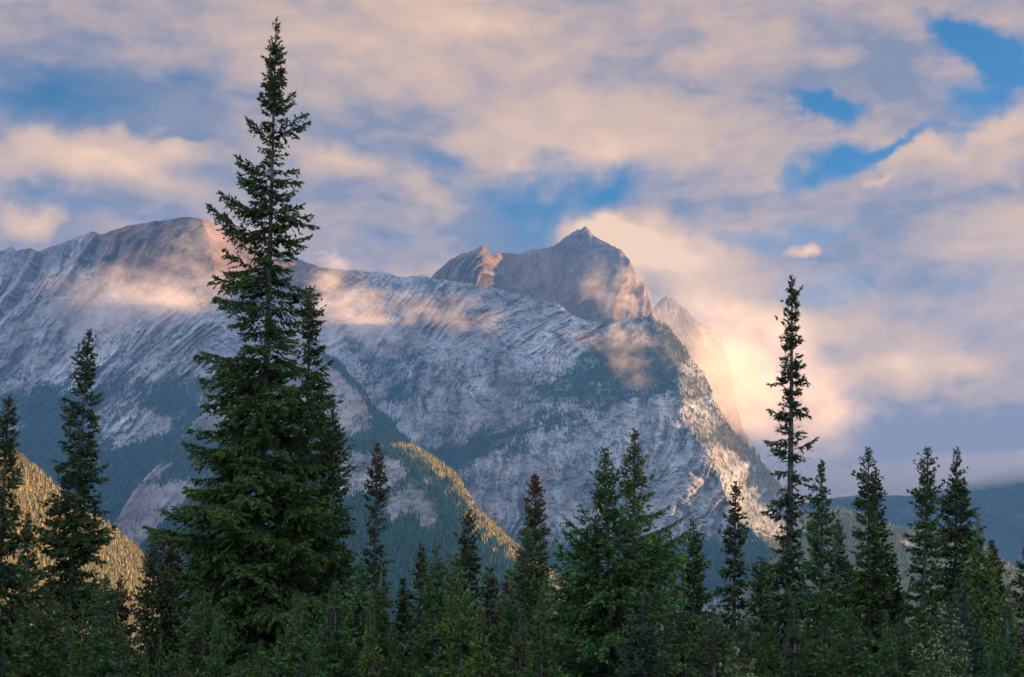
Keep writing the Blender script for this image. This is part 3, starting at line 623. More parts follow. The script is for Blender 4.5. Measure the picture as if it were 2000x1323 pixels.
def spruce(name, H, axis, ext, dens, seed, tone, cones=0.0, lod='far', spacing=0.34, sprig=0.16, dead=0.0, z_low=0.3, r_base=None, elev=1.0, dead_top=0.0, tipwarm=0.30, tf=1.0, angle=1.0, brown_top=0.0, extra=()):
    """axis(z) -> (x, y) of the trunk; ext(z) -> (left, right) reach in metres; dens(z) -> 0..1 how full"""
    rs = np.random.RandomState(seed)
    root = bpy.data.objects.new(name, None); COL.objects.link(root)
    # --- branches, whorl by whorl
    z = H - 0.10; B = []
    while z > z_low:
        l, r = ext(z); f = dens(z)
        big = max(l, r)
        n = int(round((4 + 3.0*f)*(1.0 if big > 0.25 else 0.8)))
        wf = rs.uniform(0.72, 1.12) if rs.rand() > 0.16 else rs.uniform(0.4, 0.7)
        ph0 = rs.uniform(0, 6.28)
        for i in range(n):
            B.append((z + rs.uniform(-0.4, 0.4)*spacing, ph0 + i*6.283/n + rs.normal(0, 0.25), wf*rs.uniform(0.72, 1.06)))
        # short fill between the whorls
        for i in range(int(2 + 7*f)):
            B.append((z - rs.uniform(0.1, 0.9)*spacing, rs.uniform(0, 6.28), wf*rs.uniform(0.30, 0.75)))
        z -= spacing*rs.uniform(0.6, 1.5)*(0.75 if big < 0.5 else 1.0)*(1.35-0.45*f)
    B = np.array(B); bz = np.clip(B[:, 0], 0.15, H-0.03); ph = B[:, 1]
    LR = np.array([ext(v) for v in bz]); w = (np.cos(ph)+1)/2; w = w*w*(3-2*w)
    L = (LR[:, 0] + (LR[:, 1]-LR[:, 0])*w)*B[:, 2]*1.16 + 0.03
    tt = np.clip((H-bz)/max(H, 1), 0, 1)
    young = np.exp(-(H-bz)/1.3)
    a0 = np.radians(elev*(52*young + 16*np.exp(-(H-bz)/4.0) - 14*(1-np.exp(-(H-bz)/5.0))) + rs.normal(0, 10, len(bz)))
    upc = rs.uniform(0.05, 0.24, len(bz))*(1-young*0.6)
    if len(extra):          # single long arms that the outline shows
        E = np.array(extra, float)
        bz = np.concatenate([bz, E[:, 0]]); ph = np.concatenate([ph, E[:, 1]]); L = np.concatenate([L, E[:, 2]])
        a0 = np.concatenate([a0, np.radians(E[:, 3])]); upc = np.concatenate([upc, np.full(len(E), 0.12)]); young = np.exp(-(H-bz)/1.3); tt = np.clip((H-bz)/max(H, 1), 0, 1)
    ax = np.array([axis(v) for v in bz])
    base = np.stack([ax[:, 0], ax[:, 1], bz], 1)
    hd = np.stack([np.cos(ph), np.sin(ph), 0*ph], 1)
    side = np.stack([-np.sin(ph), np.cos(ph), 0*ph], 1)
    bend = rs.normal(0, 0.10, len(bz))
    def bpt(i, s):
        Li = L[i]
        return base[i] + hd[i]*(Li*s*(1-0.10*s))[:, None] + side[i]*(Li*bend[i]*s*s)[:, None] + np.array([[0, 0, 1.0]])*(Li*(np.sin(a0[i])*s - 0.10*s*(1-s)*tt[i] + upc[i]*(s*s-0.35*s)))[:, None]
    def bdir(i, s):
        return bpt(i, s+0.05) - bpt(i, s-0.05)
    # --- wood
    nb = len(bz); Vs = []; Fs = []; off = 0
    ii = np.arange(nb)
    R0 = 0.006 + 0.0105*np.sqrt(L)*np.minimum(1.0, L/0.8)
    cuts = (0, 0.34, 0.68, 1.0)
    for s0, s1 in zip(cuts[:-1], cuts[1:]):
        v, f_ = tubes(bpt(ii, np.full(nb, s0)), bpt(ii, np.full(nb, s1)), R0*(1-0.8*s0), R0*(1-0.8*s1))
        Vs.append(v); Fs.append(f_+off); off += len(v)
    # trunk
    if r_base is None: r_base = 0.035 + 0.0065*H
    zs = np.linspace(0, 1, 26)**0.9*H; k = 9
    rr = r_base*np.maximum(1-zs/H, 0)**0.85 + 0.010 + 0.10*r_base*np.exp(-zs/0.3)
    aa = np.arange(k)*2*math.pi/k
    cx = np.array([axis(v) for v in zs])
    tv = np.stack([cx[:, None, 0] + rr[:, None]*np.cos(aa)[None]*(1+0.06*rs.normal(0, 1, (26, k))), cx[:, None, 1] + rr[:, None]*np.sin(aa)[None], zs[:, None]+0*aa[None]], -1).reshape(-1, 3)
    tfc = np.array([(a*k+i, a*k+(i+1) % k, (a+1)*k+(i+1) % k, (a+1)*k+i) for a in range(25) for i in range(k)])
    Vs.append(tv); Fs.append(tfc+off); off += len(tv)
    if dead > 0:        # bare twigs sticking out of the trunk
        nd = int(dead*H*9)
        dz_ = rs.uniform(0.15*H, H*0.93, nd); dp = rs.uniform(0, 6.28, nd)
        de = np.array([max(ext(v)) for v in dz_])*rs.uniform(0.4, 1.15, nd)
        da = np.array([axis(v) for v in dz_])
        p0 = np.stack([da[:, 0], da[:, 1], dz_], 1); dr = rs.uniform(-0.35, 0.15, nd)
        p1 = p0 + np.stack([np.cos(dp)*de, np.sin(dp)*de, dr*de], 1)
        v, f_ = tubes(p0, p1, np.full(nd, 0.010), np.full(nd, 0.003)); Vs.append(v); Fs.append(f_+off); off += len(v)
        for q in range(3):
            s = rs.uniform(0.35, 0.95, nd)[:, None]; m0 = p0*(1-s)+p1*s
            m1_ = m0 + rs.normal(0, 0.12, (nd, 3)) + (p1-p0)*0.18
            v, f_ = tubes(m0, m1_, np.full(nd, 0.005), np.full(nd, 0.002)); Vs.append(v); Fs.append(f_+off); off += len(v)
    mesh_np('trunk', np.concatenate(Vs), np.concatenate(Fs), M_BARK, root)
    # --- sprigs: along each branch, along its side twigs
    SP = []; SD = []; SL = []; ST = []
    nt = np.maximum(2, (L/(0.115*tf)).astype(int))
    bi = np.repeat(ii, nt); cnt = np.concatenate([np.arange(n) for n in nt])
    s = (cnt + rs.uniform(0, 1, len(bi)))/nt[bi]
    s = 0.10 + 0.90*s
    keep = rs.rand(len(bi)) < np.clip(0.30 + 1.6*s, 0, 1)
    bi = bi[keep]; s = s[keep]
    p = bpt(bi, s); bd = bdir(bi, s); bd /= np.linalg.norm(bd, axis=1, keepdims=True)
    SP.append(p); SD.append(bd + rs.normal(0, 0.25, p.shape)); SL.append(sprig*rs.uniform(0.75, 1.25, len(p))); ST.append(s)
    # side twigs
    for sgn in (-1, 1):
        sj = np.clip(s + rs.uniform(-0.03, 0.03, len(s)), 0.08, 1)
        tl = np.clip(L[bi]*0.46*(1.04-sj)**0.8*sstep(sj, 0.0, 0.30)*rs.uniform(0.5, 1.15, len(sj)) + 0.05, 0.05, 0.75)
        P0 = bpt(bi, sj); _, sd, _ = frames(bd)
        ang = np.radians(rs.uniform(38, 66, len(sj)))*angle
        td = bd*np.cos(ang)[:, None] + sgn*sd*np.sin(ang)[:, None]
        td[:, 2] += rs.uniform(-0.75, 0.12, len(sj)) + 0.25*young[bi]
        td /= np.linalg.norm(td, axis=1, keepdims=True)
        m = np.maximum(1, np.round(tl/(sprig*0.56)).astype(int))
        ti = np.repeat(np.arange(len(sj)), m); tc = np.concatenate([np.arange(n) for n in m])
        u = (tc + 0.35*rs.rand(len(ti)))/m[ti]
        pos = P0[ti] + td[ti]*(tl[ti]*u)[:, None]
        pos[:, 2] -= 0.16*(tl[ti]*u)**1.5
        dd_ = td[ti].copy() + rs.normal(0, 0.30, pos.shape); dd_[:, 2] += rs.uniform(-0.22, 0.16, len(dd_))
        SP.append(pos); SD.append(dd_); SL.append(sprig*rs.uniform(0.65, 1.15, len(ti))); ST.append(np.clip(s[ti]*0.6 + 0.5*u, 0, 1))
        if lod == 'near':
            mk = rs.rand(len(ti)) < 0.5
            d2 = td[ti][mk]*0.7 + sd[ti][mk]*rs.choice([-1, 1], mk.sum())[:, None]*0.6 + rs.normal(0, 0.2, (mk.sum(), 3)); d2[:, 2] -= 0.12
            SP.append(pos[mk]); SD.append(d2); SL.append(sprig*rs.uniform(0.55, 0.95, mk.sum())); ST.append(np.clip(s[ti][mk]*0.6+0.5*u[mk], 0, 1))
    # the leader
    nl = 14
    lz = H - np.linspace(0, 0.55, nl); la = np.array([axis(v) for v in lz])
    SP.append(np.stack([la[:, 0], la[:, 1], lz-0.1], 1)); SD.append(np.stack([rs.normal(0, .22, nl), rs.normal(0, .22, nl), np.ones(nl)], 1)); SL.append(np.full(nl, 0.13)); ST.append(np.ones(nl))
    SP = np.concatenate(SP); SD = np.concatenate(SD); SL = np.concatenate(SL); ST = np.concatenate(ST)
    SL = SL*np.clip(0.50 + 0.50*(H-SP[:, 2])/1.3, 0.5, 1.0)
    d, sd, up = frames(SD)
    ro = rs.uniform(0, 6.28, len(d)); sd, up = sd*np.cos(ro)[:, None] + up*np.sin(ro)[:, None], up*np.cos(ro)[:, None] - sd*np.sin(ro)[:, None]
    TV, TF = SPR[lod]
    wd = SL*rs.uniform(0.75, 1.25, len(SL)) if lod == 'near' else SL*rs.uniform(1.0, 1.6, len(SL))
    V = SP[:, None] + d[:, None]*(TV[None, :, 0:1]*SL[:, None, None]) + (sd[:, None]*TV[None, :, 1:2] + up[:, None]*TV[None, :, 2:3])*wd[:, None, None]
    F = (TF[None] + (np.arange(len(SP))*len(TV))[:, None, None]).reshape(-1, 3)
    # colour of the needles: fresh tips lighter and yellower, old inner needles darker; each branch a little different
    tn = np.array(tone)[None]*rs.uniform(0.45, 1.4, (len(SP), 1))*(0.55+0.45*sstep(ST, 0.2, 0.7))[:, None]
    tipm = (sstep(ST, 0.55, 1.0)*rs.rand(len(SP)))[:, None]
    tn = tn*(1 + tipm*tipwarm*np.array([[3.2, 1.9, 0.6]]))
    olive = (rs.rand(len(SP)) < 0.10)[:, None]
    tn = np.where(olive, tn*np.array([[1.9, 1.15, 0.7]]), tn)
    if brown_top > 0:
        bm = (rs.rand(len(SP)) < brown_top*np.exp(-((H-SP[:, 2])/1.1)**2))[:, None]
        tn = np.where(bm, np.array([[0.10, 0.038, 0.022]])*rs.uniform(0.6, 1.3, (len(SP), 1)), tn)
    tn = np.repeat(tn[:, None], len(TV), 1).reshape(-1, 3)
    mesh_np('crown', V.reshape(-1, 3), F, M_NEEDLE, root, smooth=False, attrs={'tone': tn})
    if cones > 0:
        cand = np.where((SP[:, 2] > H - 5.5))[0]
        pr = np.exp(-((H-0.9-SP[cand, 2])/(1.2+0.7*cones))**2) + 0.10; pr /= pr.sum()
        nc_ = int(380*cones); ci = rs.choice(cand, min(nc_, len(cand)), replace=False, p=pr)
        c = SP[ci] + rs.normal(0, 0.02, (len(ci), 3)); ln = rs.uniform(0.05, 0.085, len(ci))
        tilt = rs.normal(0, 0.3, (len(ci), 2))
        cv = CONE_V[None]*ln[:, None, None]*np.array([[[1.35, 1.35, 1]]])
        cv = cv + c[:, None]; cv[:, :, 0] += tilt[:, 0:1]*(cv[:, :, 2]-c[:, None, 2]); cv[:, :, 1] += tilt[:, 1:2]*(cv[:, :, 2]-c[:, None, 2])
        cf = (CONE_F[None] + (np.arange(len(ci))*len(CONE_V))[:, None, None]).reshape(-1, 3)
        o = mesh_np('seed_cones', cv.reshape(-1, 3), cf, M_CONE, root); o['kind'] = 'stuff'
    return root

def tree_px(label, xt, yt, xb, Y, prof, seed, tone, group=None, name='spruce_tree', **kw):
    """a spruce whose leader stands at (xt, yt), trunk foot below (xb, 1323), Y metres away; prof = [(y, left, right, fullness)]"""
    top = at(xt, yt, Y); H = float(top[2])
    low = at(xb, 1323, Y)
    x_foot = low[0]; x_top = top[0]
    mp = [at(xt, y, Y) for (y, *_r) in prof]
    zs = np.array([m[2] for m in mp])[::-1]
    sc = np.array([np.linalg.norm(at(xt+1, y, Y)-at(xt, y, Y)) for (y, *_r) in prof])[::-1]
    lz = np.array([p[1] for p in prof])[::-1]*sc; rz = np.array([p[2] for p in prof])[::-1]*sc; fz = np.array([p[3] for p in prof])[::-1]
    rs = np.random.RandomState(seed+5); w1, w2 = rs.uniform(0, 6, 2)
    amp = 0.012*H*0.35
    ex = []
    for (ys, tx, ty, sx) in kw.pop('arms', ()):       # an arm from the trunk at height ys to its tip (tx, ty); sx = lean towards (-) or from (+) the viewer
        zs_ = float(at(xt, ys, Y)[2]); tp = at(tx, ty, Y); t_ = zs_/H
        dx = float(tp[0]) - (x_foot + (x_top-x_foot)*t_); dz = float(tp[2]) - zs_
        Lh = math.hypot(dx, sx*dx); ex.append((zs_, math.atan2(sx*abs(dx), dx), max(Lh/0.90, 0.1), math.degrees(math.asin(max(-0.8, min(0.8, (dz/(Lh/0.9))-0.08))))))
    kw['extra'] = ex
    def axis(z):
        t = z/H
        return (x_top - x_foot)*t + amp*math.sin(3.1*t+w1)*t*(1-t)*4*0.5, 0.0
    def ext(z): return float(np.interp(z, zs, lz)), float(np.interp(z, zs, rz))
    def dn(z): return float(np.interp(z, zs, fz))
    o = spruce(name, H, axis, ext, dn, seed, tone, **kw)
    o.location = (x_foot, Y, 0)
    return tag(o, label, 'spruce tree', group)

G1 = (0.050, 0.102, 0.026); G2 = (0.050, 0.128, 0.040); G3 = (0.076, 0.152, 0.030); G4 = (0.044, 0.084, 0.030)
def std(y0, w0, w1, y1=1323, f=0.6, n=5, p=0.8):
    """plain narrow outline from the leader y0 down to y1"""
    o = [(y0, 1, 1, f)]
    for i in range(1, n+1):
        t = i/n; w = w0 + (w1-w0)*t**p if i > 1 else w0 + (w1-w0)*0.15
        o.append((y0 + (y1-y0)*t, w*(0.92 + 0.16*((i*37) % 5)/4), w*(0.92 + 0.16*((i*53) % 5)/4), f))
    return o
HERO = [(38, 1, 1, .2), (62, 9, 9, .2), (80, 7, 8, .5), (100, 14, 14, .9), (150, 22, 24, 1), (190, 28, 28, 1), (205, 30, 26, .7), (225, 26, 28, .5), (240, 30, 28, .4), (262, 22, 24, .25), (290, 34, 26, .15), (315, 36, 28, .15), (345, 60, 46, .45), (375, 60, 48, .45), (400, 70, 50, .4), (432, 60, 50, .5), (465, 50, 44, .4), (500, 60, 48, .4), (545, 70, 66, .4), (600, 70, 72, .35), (630, 50, 60, .25), (660, 60, 60, .35), (690, 130, 105, .7), (760, 140, 120, .8), (830, 130, 122, .9), (900, 150, 130, .9), (1030, 180, 150, 1), (1090, 165, 165, 1), (1200, 180, 185, 1), (1323, 200, 200, 1)]
ARMS_HERO = [(275, 481, 230, .2), (270, 484, 240, -.5), (268, 604, 231, .1), (262, 598, 236, -.6), (215, 506, 182, .3), (220, 579, 178, -.2), (215, 570, 195, .5),
 (345, 457, 308, .2), (342, 470, 318, -.6), (352, 588, 346, .3), (340, 580, 338, -.5), (375, 463, 344, .3), (385, 468, 350, -.5), (420, 432, 377, .2), (430, 440, 392, -.6), (418, 585, 392, .5),
 (492, 408, 400, .15), (480, 414, 412, -.4), (468, 430, 425, .5), (418, 615, 436, .2), (425, 606, 430, -.5), (462, 590, 470, .4), (500, 582, 492, -.3), (470, 592, 452, .7),
 (520, 428, 522, .3), (535, 440, 505, -.5), (555, 419, 540, .2), (560, 424, 560, -.5), (545, 600, 560, .3), (590, 420, 580, .2), (600, 428, 598, -.6), (612, 440, 625, .5), (575, 612, 578, -.3), (598, 622, 600, .3),
 (700, 392, 684, .2), (715, 398, 704, -.5), (770, 377, 783, .3), (780, 655, 776, .3), (800, 648, 790, -.4), (880, 364, 866, -.2), (960, 352, 950, .2), (1040, 300, 1036, -.3), (1046, 312, 1030, .2), (1050, 330, 1055, -.7), (990, 330, 985, .3), (1150, 318, 1170, .2), (900, 660, 905, .2), (1000, 668, 1010, -.4)]
ARMS_POLE = [(580, 1567, 560, .2), (578, 1562, 566, -.6), (640, 1520, 622, .3), (740, 1506, 752, -.3), (745, 1578, 748, .2), (800, 1580, 812, .2), (815, 1502, 800, .2), (822, 1508, 812, -.5), (858, 1494, 862, .2), (862, 1500, 868, -.5), (880, 1590, 858, -.2), (930, 1584, 950, .3), (985, 1492, 1000, .2)]
ARMS_BROAD = [(1120, 1084, 1054, .2), (1130, 1092, 1078, -.4), (1075, 1102, 1010, .2), (1082, 1112, 1022, -.6), (1100, 1090, 1075, .6), (1105, 1340, 1042, -.1), (1112, 1326, 1052, -.4), (1150, 1330, 1092, .2), (1140, 1300, 1080, -.6), (1090, 1290, 1060, .4), (1170, 1330, 1172, -.3), (1165, 1080, 1150, -.3)]
TREES = [
 ('tallest spruce, reaching almost to the top of the sky with open drooping branches', 540, 38, 497, 42, HERO, 101, G1, dict(lod='near', cones=2.3, spacing=0.42, sprig=0.15, r_base=0.15, arms=ARMS_HERO)),
 ('narrow spruce with a cone-laden tip close behind the right side of the tallest spruce', 607, 560, 588, 46, [(560, 2, 2, .6), (590, 18, 22, .8), (640, 22, 28, .7), (700, 24, 36, .6), (780, 40, 60, .7), (900, 60, 80, .7), (1100, 90, 100, .8), (1323, 110, 120, .8)], 102, G4, dict(lod='near', cones=1.2, sprig=0.14)),
 ('pointed spruce directly right of the tallest spruce, its narrow tip against the scree slope', 652, 795, 655, 43, [(795, 1, 1, .7), (830, 18, 18, .8), (900, 34, 34, .8), (960, 38, 42, .8), (1040, 50, 48, .7), (1150, 62, 60, .8), (1323, 80, 80, .8)], 103, G1, dict(lod='near', cones=0.3, sprig=0.14)),
 ('full dark spruce in front of the golden hillside, second from the left edge', 174, 646, 128, 40, [(646, 1, 1, .8), (668, 12, 12, .9), (700, 28, 16, .9), (745, 38, 24, .8), (790, 40, 38, .8), (860, 48, 36, .9), (930, 60, 60, .9), (985, 75, 75, .8), (1040, 70, 80, .9), (1120, 85, 85, .9), (1200, 110, 110, 1), (1323, 135, 135, 1)], 104, G4, dict(lod='near', cones=0.5, sprig=0.14)),
 ('dark spruce cut off by the left edge of the picture', 18, 773, -12, 38, [(773, 1, 1, .8), (790, 16, 16, .9), (840, 24, 22, .9), (900, 36, 28, .9), (980, 50, 46, .8), (1060, 60, 60, .9), (1180, 90, 90, 1), (1323, 120, 120, 1)], 105, G4, dict(lod='near', cones=0.8, sprig=0.14)),
 ('slim open-branched spruce standing alone before the small sunlit hill crest', 737, 868, 728, 44, [(868, 1, 1, .8), (890, 12, 12, .9), (930, 16, 20, .7), (975, 32, 30, .4), (1000, 30, 28, .4), (1040, 24, 28, .4), (1100, 30, 30, .5), (1200, 44, 44, .7), (1323, 60, 60, .8)], 106, G4, dict(lod='near', cones=1.1, dead=0.5, spacing=0.36, sprig=0.13)),
 ('short dark spruce with a clubbed tip below the foot of the small hill crest', 916, 998, 912, 48, [(998, 1, 1, .9), (1015, 14, 14, 1), (1060, 22, 20, .9), (1110, 30, 28, .9), (1200, 44, 44, .9), (1323, 60, 60, .9)], 107, G4, dict(cones=0.9)),
 ('spruce with a rusty brown tip loaded with cones left of the centre', 1045, 925, 1040, 44, [(925, 1, 1, 1), (945, 12, 12, 1), (985, 24, 22, 1), (1050, 28, 30, .8), (1120, 44, 36, .8), (1200, 75, 60, .9), (1323, 90, 85, 1)], 108, G1, dict(lod='near', cones=3.0, brown_top=0.9, sprig=0.13)),
 ('broad spruce with long rising arms and a bare leader in the right centre', 1181, 880, 1196, 30, [(880, 1, 1, .2), (895, 9, 9, .9), (925, 18, 24, 1), (965, 30, 30, 1), (1005, 34, 30, .9), (1035, 52, 70, .8), (1060, 110, 130, .7), (1090, 125, 140, .7), (1130, 110, 110, .9), (1200, 130, 110, 1), (1323, 150, 130, 1)], 109, G2, dict(lod='near', cones=0.8, spacing=0.30, sprig=0.13, elev=1.3, angle=0.85, arms=ARMS_BROAD)),
 ('open spruce with evenly spaced tiers rising behind the broad long-armed spruce', 1240, 838, 1232, 36, [(838, 1, 1, .8), (860, 10, 10, .9), (900, 24, 20, 1), (935, 30, 26, .9), (965, 40, 44, .5), (1000, 40, 56, .4), (1040, 46, 96, .4), (1090, 60, 110, .5), (1160, 70, 100, .6), (1323, 90, 110, .8)], 110, G3, dict(lod='near', cones=1.3, brown_top=0.35, spacing=0.34, sprig=0.12)),
 ('small pointed spruce midway between the broad long-armed spruce and the slender wavy one', 1355, 1018, 1350, 42, [(1018, 1, 1, .9), (1040, 14, 14, 1), (1090, 26, 24, .9), (1150, 42, 38, .9), (1230, 50, 50, .9), (1323, 70, 70, 1)], 111, G1, dict(cones=0.3)),
 ('slender wavy-tipped spruce just left of the tall bare-trunked spruce', 1437, 943, 1428, 43, [(943, 1, 1, .7), (965, 9, 14, .8), (1010, 22, 18, .8), (1060, 24, 24, .7), (1120, 34, 30, .7), (1200, 46, 46, .8), (1323, 62, 62, .9)], 112, G4, dict(cones=0.5)),
 ('tall ragged spruce with a thin pole-like crown against the pale clouds on the right', 1547, 543, 1530, 41, [(543, 1, 1, .6), (560, 10, 14, .9), (600, 15, 14, .8), (660, 19, 22, .5), (720, 24, 26, .5), (790, 24, 30, .5), (810, 34, 34, .35), (850, 36, 34, .35), (880, 48, 34, .3), (930, 34, 34, .5), (990, 46, 30, .6), (1060, 38, 34, .6), (1120, 56, 50, .8), (1200, 60, 60, .9), (1323, 80, 80, 1)], 113, G4, dict(lod='near', cones=0.9, dead=1.6, spacing=0.40, sprig=0.15, r_base=0.14, arms=ARMS_POLE)),
 ('spruce with a bright feathery spire immediately right of the tall ragged spruce', 1604, 898, 1598, 38, [(898, 1, 1, .8), (925, 12, 12, .9), (960, 22, 18, .9), (1010, 30, 26, .8), (1080, 34, 30, .8), (1150, 50, 50, .9), (1230, 60, 60, 1), (1323, 80, 80, 1)], 114, G2, dict(lod='near', cones=0.4, sprig=0.13)),
 ('thin dark spruce tip peeking out right of the feathery spire', 1637, 1018, 1634, 47, [(1018, 1, 1, .8), (1045, 12, 12, .8), (1120, 22, 22, .7), (1200, 36, 36, .8), (1323, 50, 50, .9)], 115, G4, dict(cones=0.3)),
 ('higher half of the twin-topped spruce pair left of the blue far slopes', 1696, 876, 1692, 43, [(876, 1, 1, .7), (905, 16, 14, .7), (945, 26, 14, .6), (960, 20, 12, .6), (1010, 38, 26, .8), (1070, 36, 42, .9), (1150, 46, 46, .9), (1230, 56, 56, .9), (1323, 76, 76, 1)], 116, G1, dict(lod='near', cones=0.4, sprig=0.14)),
 ('lower half of the twin-topped spruce pair, bending right from its neighbour', 1710, 915, 1718, 44, [(915, 1, 1, .7), (935, 10, 12, .7), (975, 10, 16, .7), (1010, 12, 24, .6), (1060, 14, 28, .6), (1150, 24, 36, .7), (1323, 50, 50, .8)], 117, G4, dict(cones=0.4)),
 ('club-topped spruce with a waist below its tip, left of two dark spires on the right', 1812, 878, 1788, 42, [(878, 1, 1, .9), (900, 20, 18, 1), (935, 26, 24, 1), (960, 14, 16, .7), (985, 44, 48, .8), (1010, 24, 24, .8), (1060, 34, 34, .9), (1120, 42, 40, .9), (1200, 44, 44, .8), (1323, 60, 60, .9)], 118, G1, dict(lod='near', cones=0.6, sprig=0.135)),
 ('tall dark spire with a fine needle tip, second tall spruce from the right edge', 1869, 876, 1852, 44, [(876, 1, 1, .7), (905, 12, 12, .7), (945, 17, 22, .6), (970, 30, 30, .9), (1020, 46, 46, .9), (1100, 50, 56, 1), (1200, 56, 60, 1), (1323, 80, 80, 1)], 119, G4, dict(lod='near', cones=0.5, sprig=0.14)),
 ('bright green young spruce with a long fresh leader on the right', 1909, 1008, 1912, 30, [(1008, 1, 1, .1), (1035, 10, 10, .7), (1070, 24, 24, .9), (1120, 38, 38, 1), (1180, 52, 52, 1), (1250, 70, 70, 1), (1323, 90, 90, 1)], 120, G3, dict(lod='near', sprig=0.115, elev=1.2)),
 ('dark clubbed spruce top just right of the bright young spruce', 1937, 1058, 1940, 44, [(1058, 1, 1, .9), (1075, 14, 14, 1), (1120, 26, 26, 1), (1200, 40, 40, 1), (1323, 60, 60, 1)], 121, G4, dict(cones=0.6)),
 ('spruce cut off by the right edge of the picture', 2004, 1070, 2006, 38, std(1070, 14, 80, f=.8), 122, G4, dict()),
 ('small light green fir low in front between the broad spruce and the wavy one', 1391, 1183, 1392, 24, [(1183, 1, 1, .3), (1200, 14, 14, .9), (1240, 34, 34, 1), (1290, 50, 50, 1), (1323, 60, 60, 1)], 123, (0.055, 0.105, 0.032), dict(lod='near', sprig=0.10, spacing=0.2)),
 ('blue-green young spruce with a pale leader left of the bright young spruce', 1877, 1125, 1872, 27, [(1125, 1, 1, .1), (1150, 14, 14, .9), (1200, 30, 30, 1), (1260, 46, 46, 1), (1323, 60, 60, 1)], 124, (0.035, 0.085, 0.052), dict(lod='near', sprig=0.11, elev=1.2, spacing=0.26)),
 ('bright young spruce with a star-shaped tip left of the short club-tipped spruce', 855, 1062, 850, 32, [(1062, 1, 1, .2), (1085, 14, 14, .8), (1120, 28, 28, 1), (1180, 44, 44, 1), (1250, 60, 60, 1), (1323, 80, 80, 1)], 125, G2, dict(lod='near', sprig=0.12, elev=1.2)),
 ('brownish spruce top half hidden behind the star-tipped young spruce', 823, 1064, 826, 44, [(1064, 1, 1, .9), (1085, 12, 12, 1), (1130, 22, 22, .9), (1220, 36, 36, .9), (1323, 50, 50, 1)], 126, G4, dict(cones=1.2)),
 ('little dark spruce alone in the gap left of the star-tipped young spruce', 788, 1132, 786, 46, [(1132, 1, 1, .9), (1150, 10, 10, 1), (1200, 18, 18, 1), (1260, 26, 26, 1), (1323, 36, 36, 1)], 127, G4, dict()),
 ('olive spruce with a bushy knob on top beside the star-tipped young spruce', 888, 1084, 892, 36, [(1084, 1, 1, .9), (1095, 18, 18, 1), (1120, 16, 16, .8), (1180, 36, 36, .9), (1250, 50, 50, 1), (1323, 66, 66, 1)], 128, G3, dict(cones=0.4)),
 ('two-stemmed looking spruce top right of the short club-tipped spruce', 957, 1104, 955, 43, [(1104, 1, 1, .8), (1120, 14, 16, .9), (1170, 22, 22, .8), (1240, 40, 40, .9), (1323, 56, 56, 1)], 129, G4, dict(cones=0.5)),
 ('bright green full spruce in front of the short club-tipped spruce', 903, 1110, 900, 30, [(1110, 1, 1, .3), (1140, 14, 14, .9), (1200, 36, 34, 1), (1260, 50, 50, 1), (1323, 66, 66, 1)], 130, G3, dict(lod='near', sprig=0.12)),
 ('young spruce with a long bare leader at the foot of the slim open-branched spruce', 745, 1100, 746, 34, [(1100, 1, 1, .1), (1130, 16, 14, .9), (1180, 30, 26, 1), (1250, 40, 40, 1), (1323, 56, 56, 1)], 131, G1, dict(lod='near', sprig=0.12, elev=1.2)),
 ('rounded mid-green spruce between the tallest spruce and the slim open-branched one', 705, 1103, 706, 37, [(1103, 1, 1, .5), (1125, 16, 16, 1), (1180, 32, 30, 1), (1250, 44, 44, 1), (1323, 60, 60, 1)], 132, G2, dict()),
 ('small cone-browned spruce tip at the left foot of the rusty-tipped spruce', 990, 1128, 992, 42, [(1128, 1, 1, 1), (1150, 14, 14, 1), (1200, 26, 26, .9), (1323, 50, 50, 1)], 133, G4, dict(cones=1.5, brown_top=0.8)),
 ('green spruce filling in front of the rusty-tipped spruce, its top below the cones', 1028, 1035, 1026, 36, [(1035, 1, 1, .9), (1050, 10, 10, 1), (1080, 26, 26, 1), (1130, 40, 38, .9), (1200, 56, 52, 1), (1323, 80, 76, 1)], 134, G2, dict(lod='near', sprig=0.125, cones=0.5)),
 ('bluish bushy spruce in front of the trunk of the broad long-armed spruce', 1256, 1155, 1250, 27, [(1155, 1, 1, .5), (1170, 14, 14, 1), (1220, 34, 34, 1), (1280, 50, 50, 1), (1323, 60, 60, 1)], 135, (0.028, 0.070, 0.045), dict(lod='near', sprig=0.11, cones=0.3)),
 ('spruce top in the gap right of the bluish bushy spruce', 1312, 1178, 1310, 40, std(1178, 14, 46, f=.9, n=4), 136, G4, dict()),
 ('brown-topped spruce in front of the dark gap at the far left', 56, 1000, 52, 60, [(1000, 1, 1, .6), (1030, 10, 10, .7), (1100, 20, 20, .7), (1200, 34, 34, .8), (1323, 50, 50, .9)], 137, G4, dict(cones=0.4)),
 ('fading spruce top right of the second spruce from the left edge', 236, 1128, 236, 50, std(1128, 14, 50, f=.9, n=4), 138, G4, dict(cones=0.6, brown_top=0.6)),
 ('light green spruce under the right arms of the second spruce from the left edge', 205, 1125, 204, 33, std(1125, 20, 60, f=1, n=4), 139, G2, dict(lod='near', sprig=0.12)),
 ('dark spruce with twin knobs at the left foot of the tallest spruce', 301, 1052, 300, 48, [(1052, 1, 1, .9), (1075, 12, 12, 1), (1130, 26, 30, .9), (1220, 44, 44, .9), (1323, 60, 60, 1)], 140, G4, dict(cones=0.6)),
 ('brownish spruce tip touching the left arms of the tallest spruce', 337, 1046, 334, 45, [(1046, 1, 1, .9), (1075, 12, 12, 1), (1130, 30, 26, .9), (1220, 44, 44, .9), (1323, 60, 60, 1)], 141, G4, dict(cones=1.1, brown_top=0.5)),
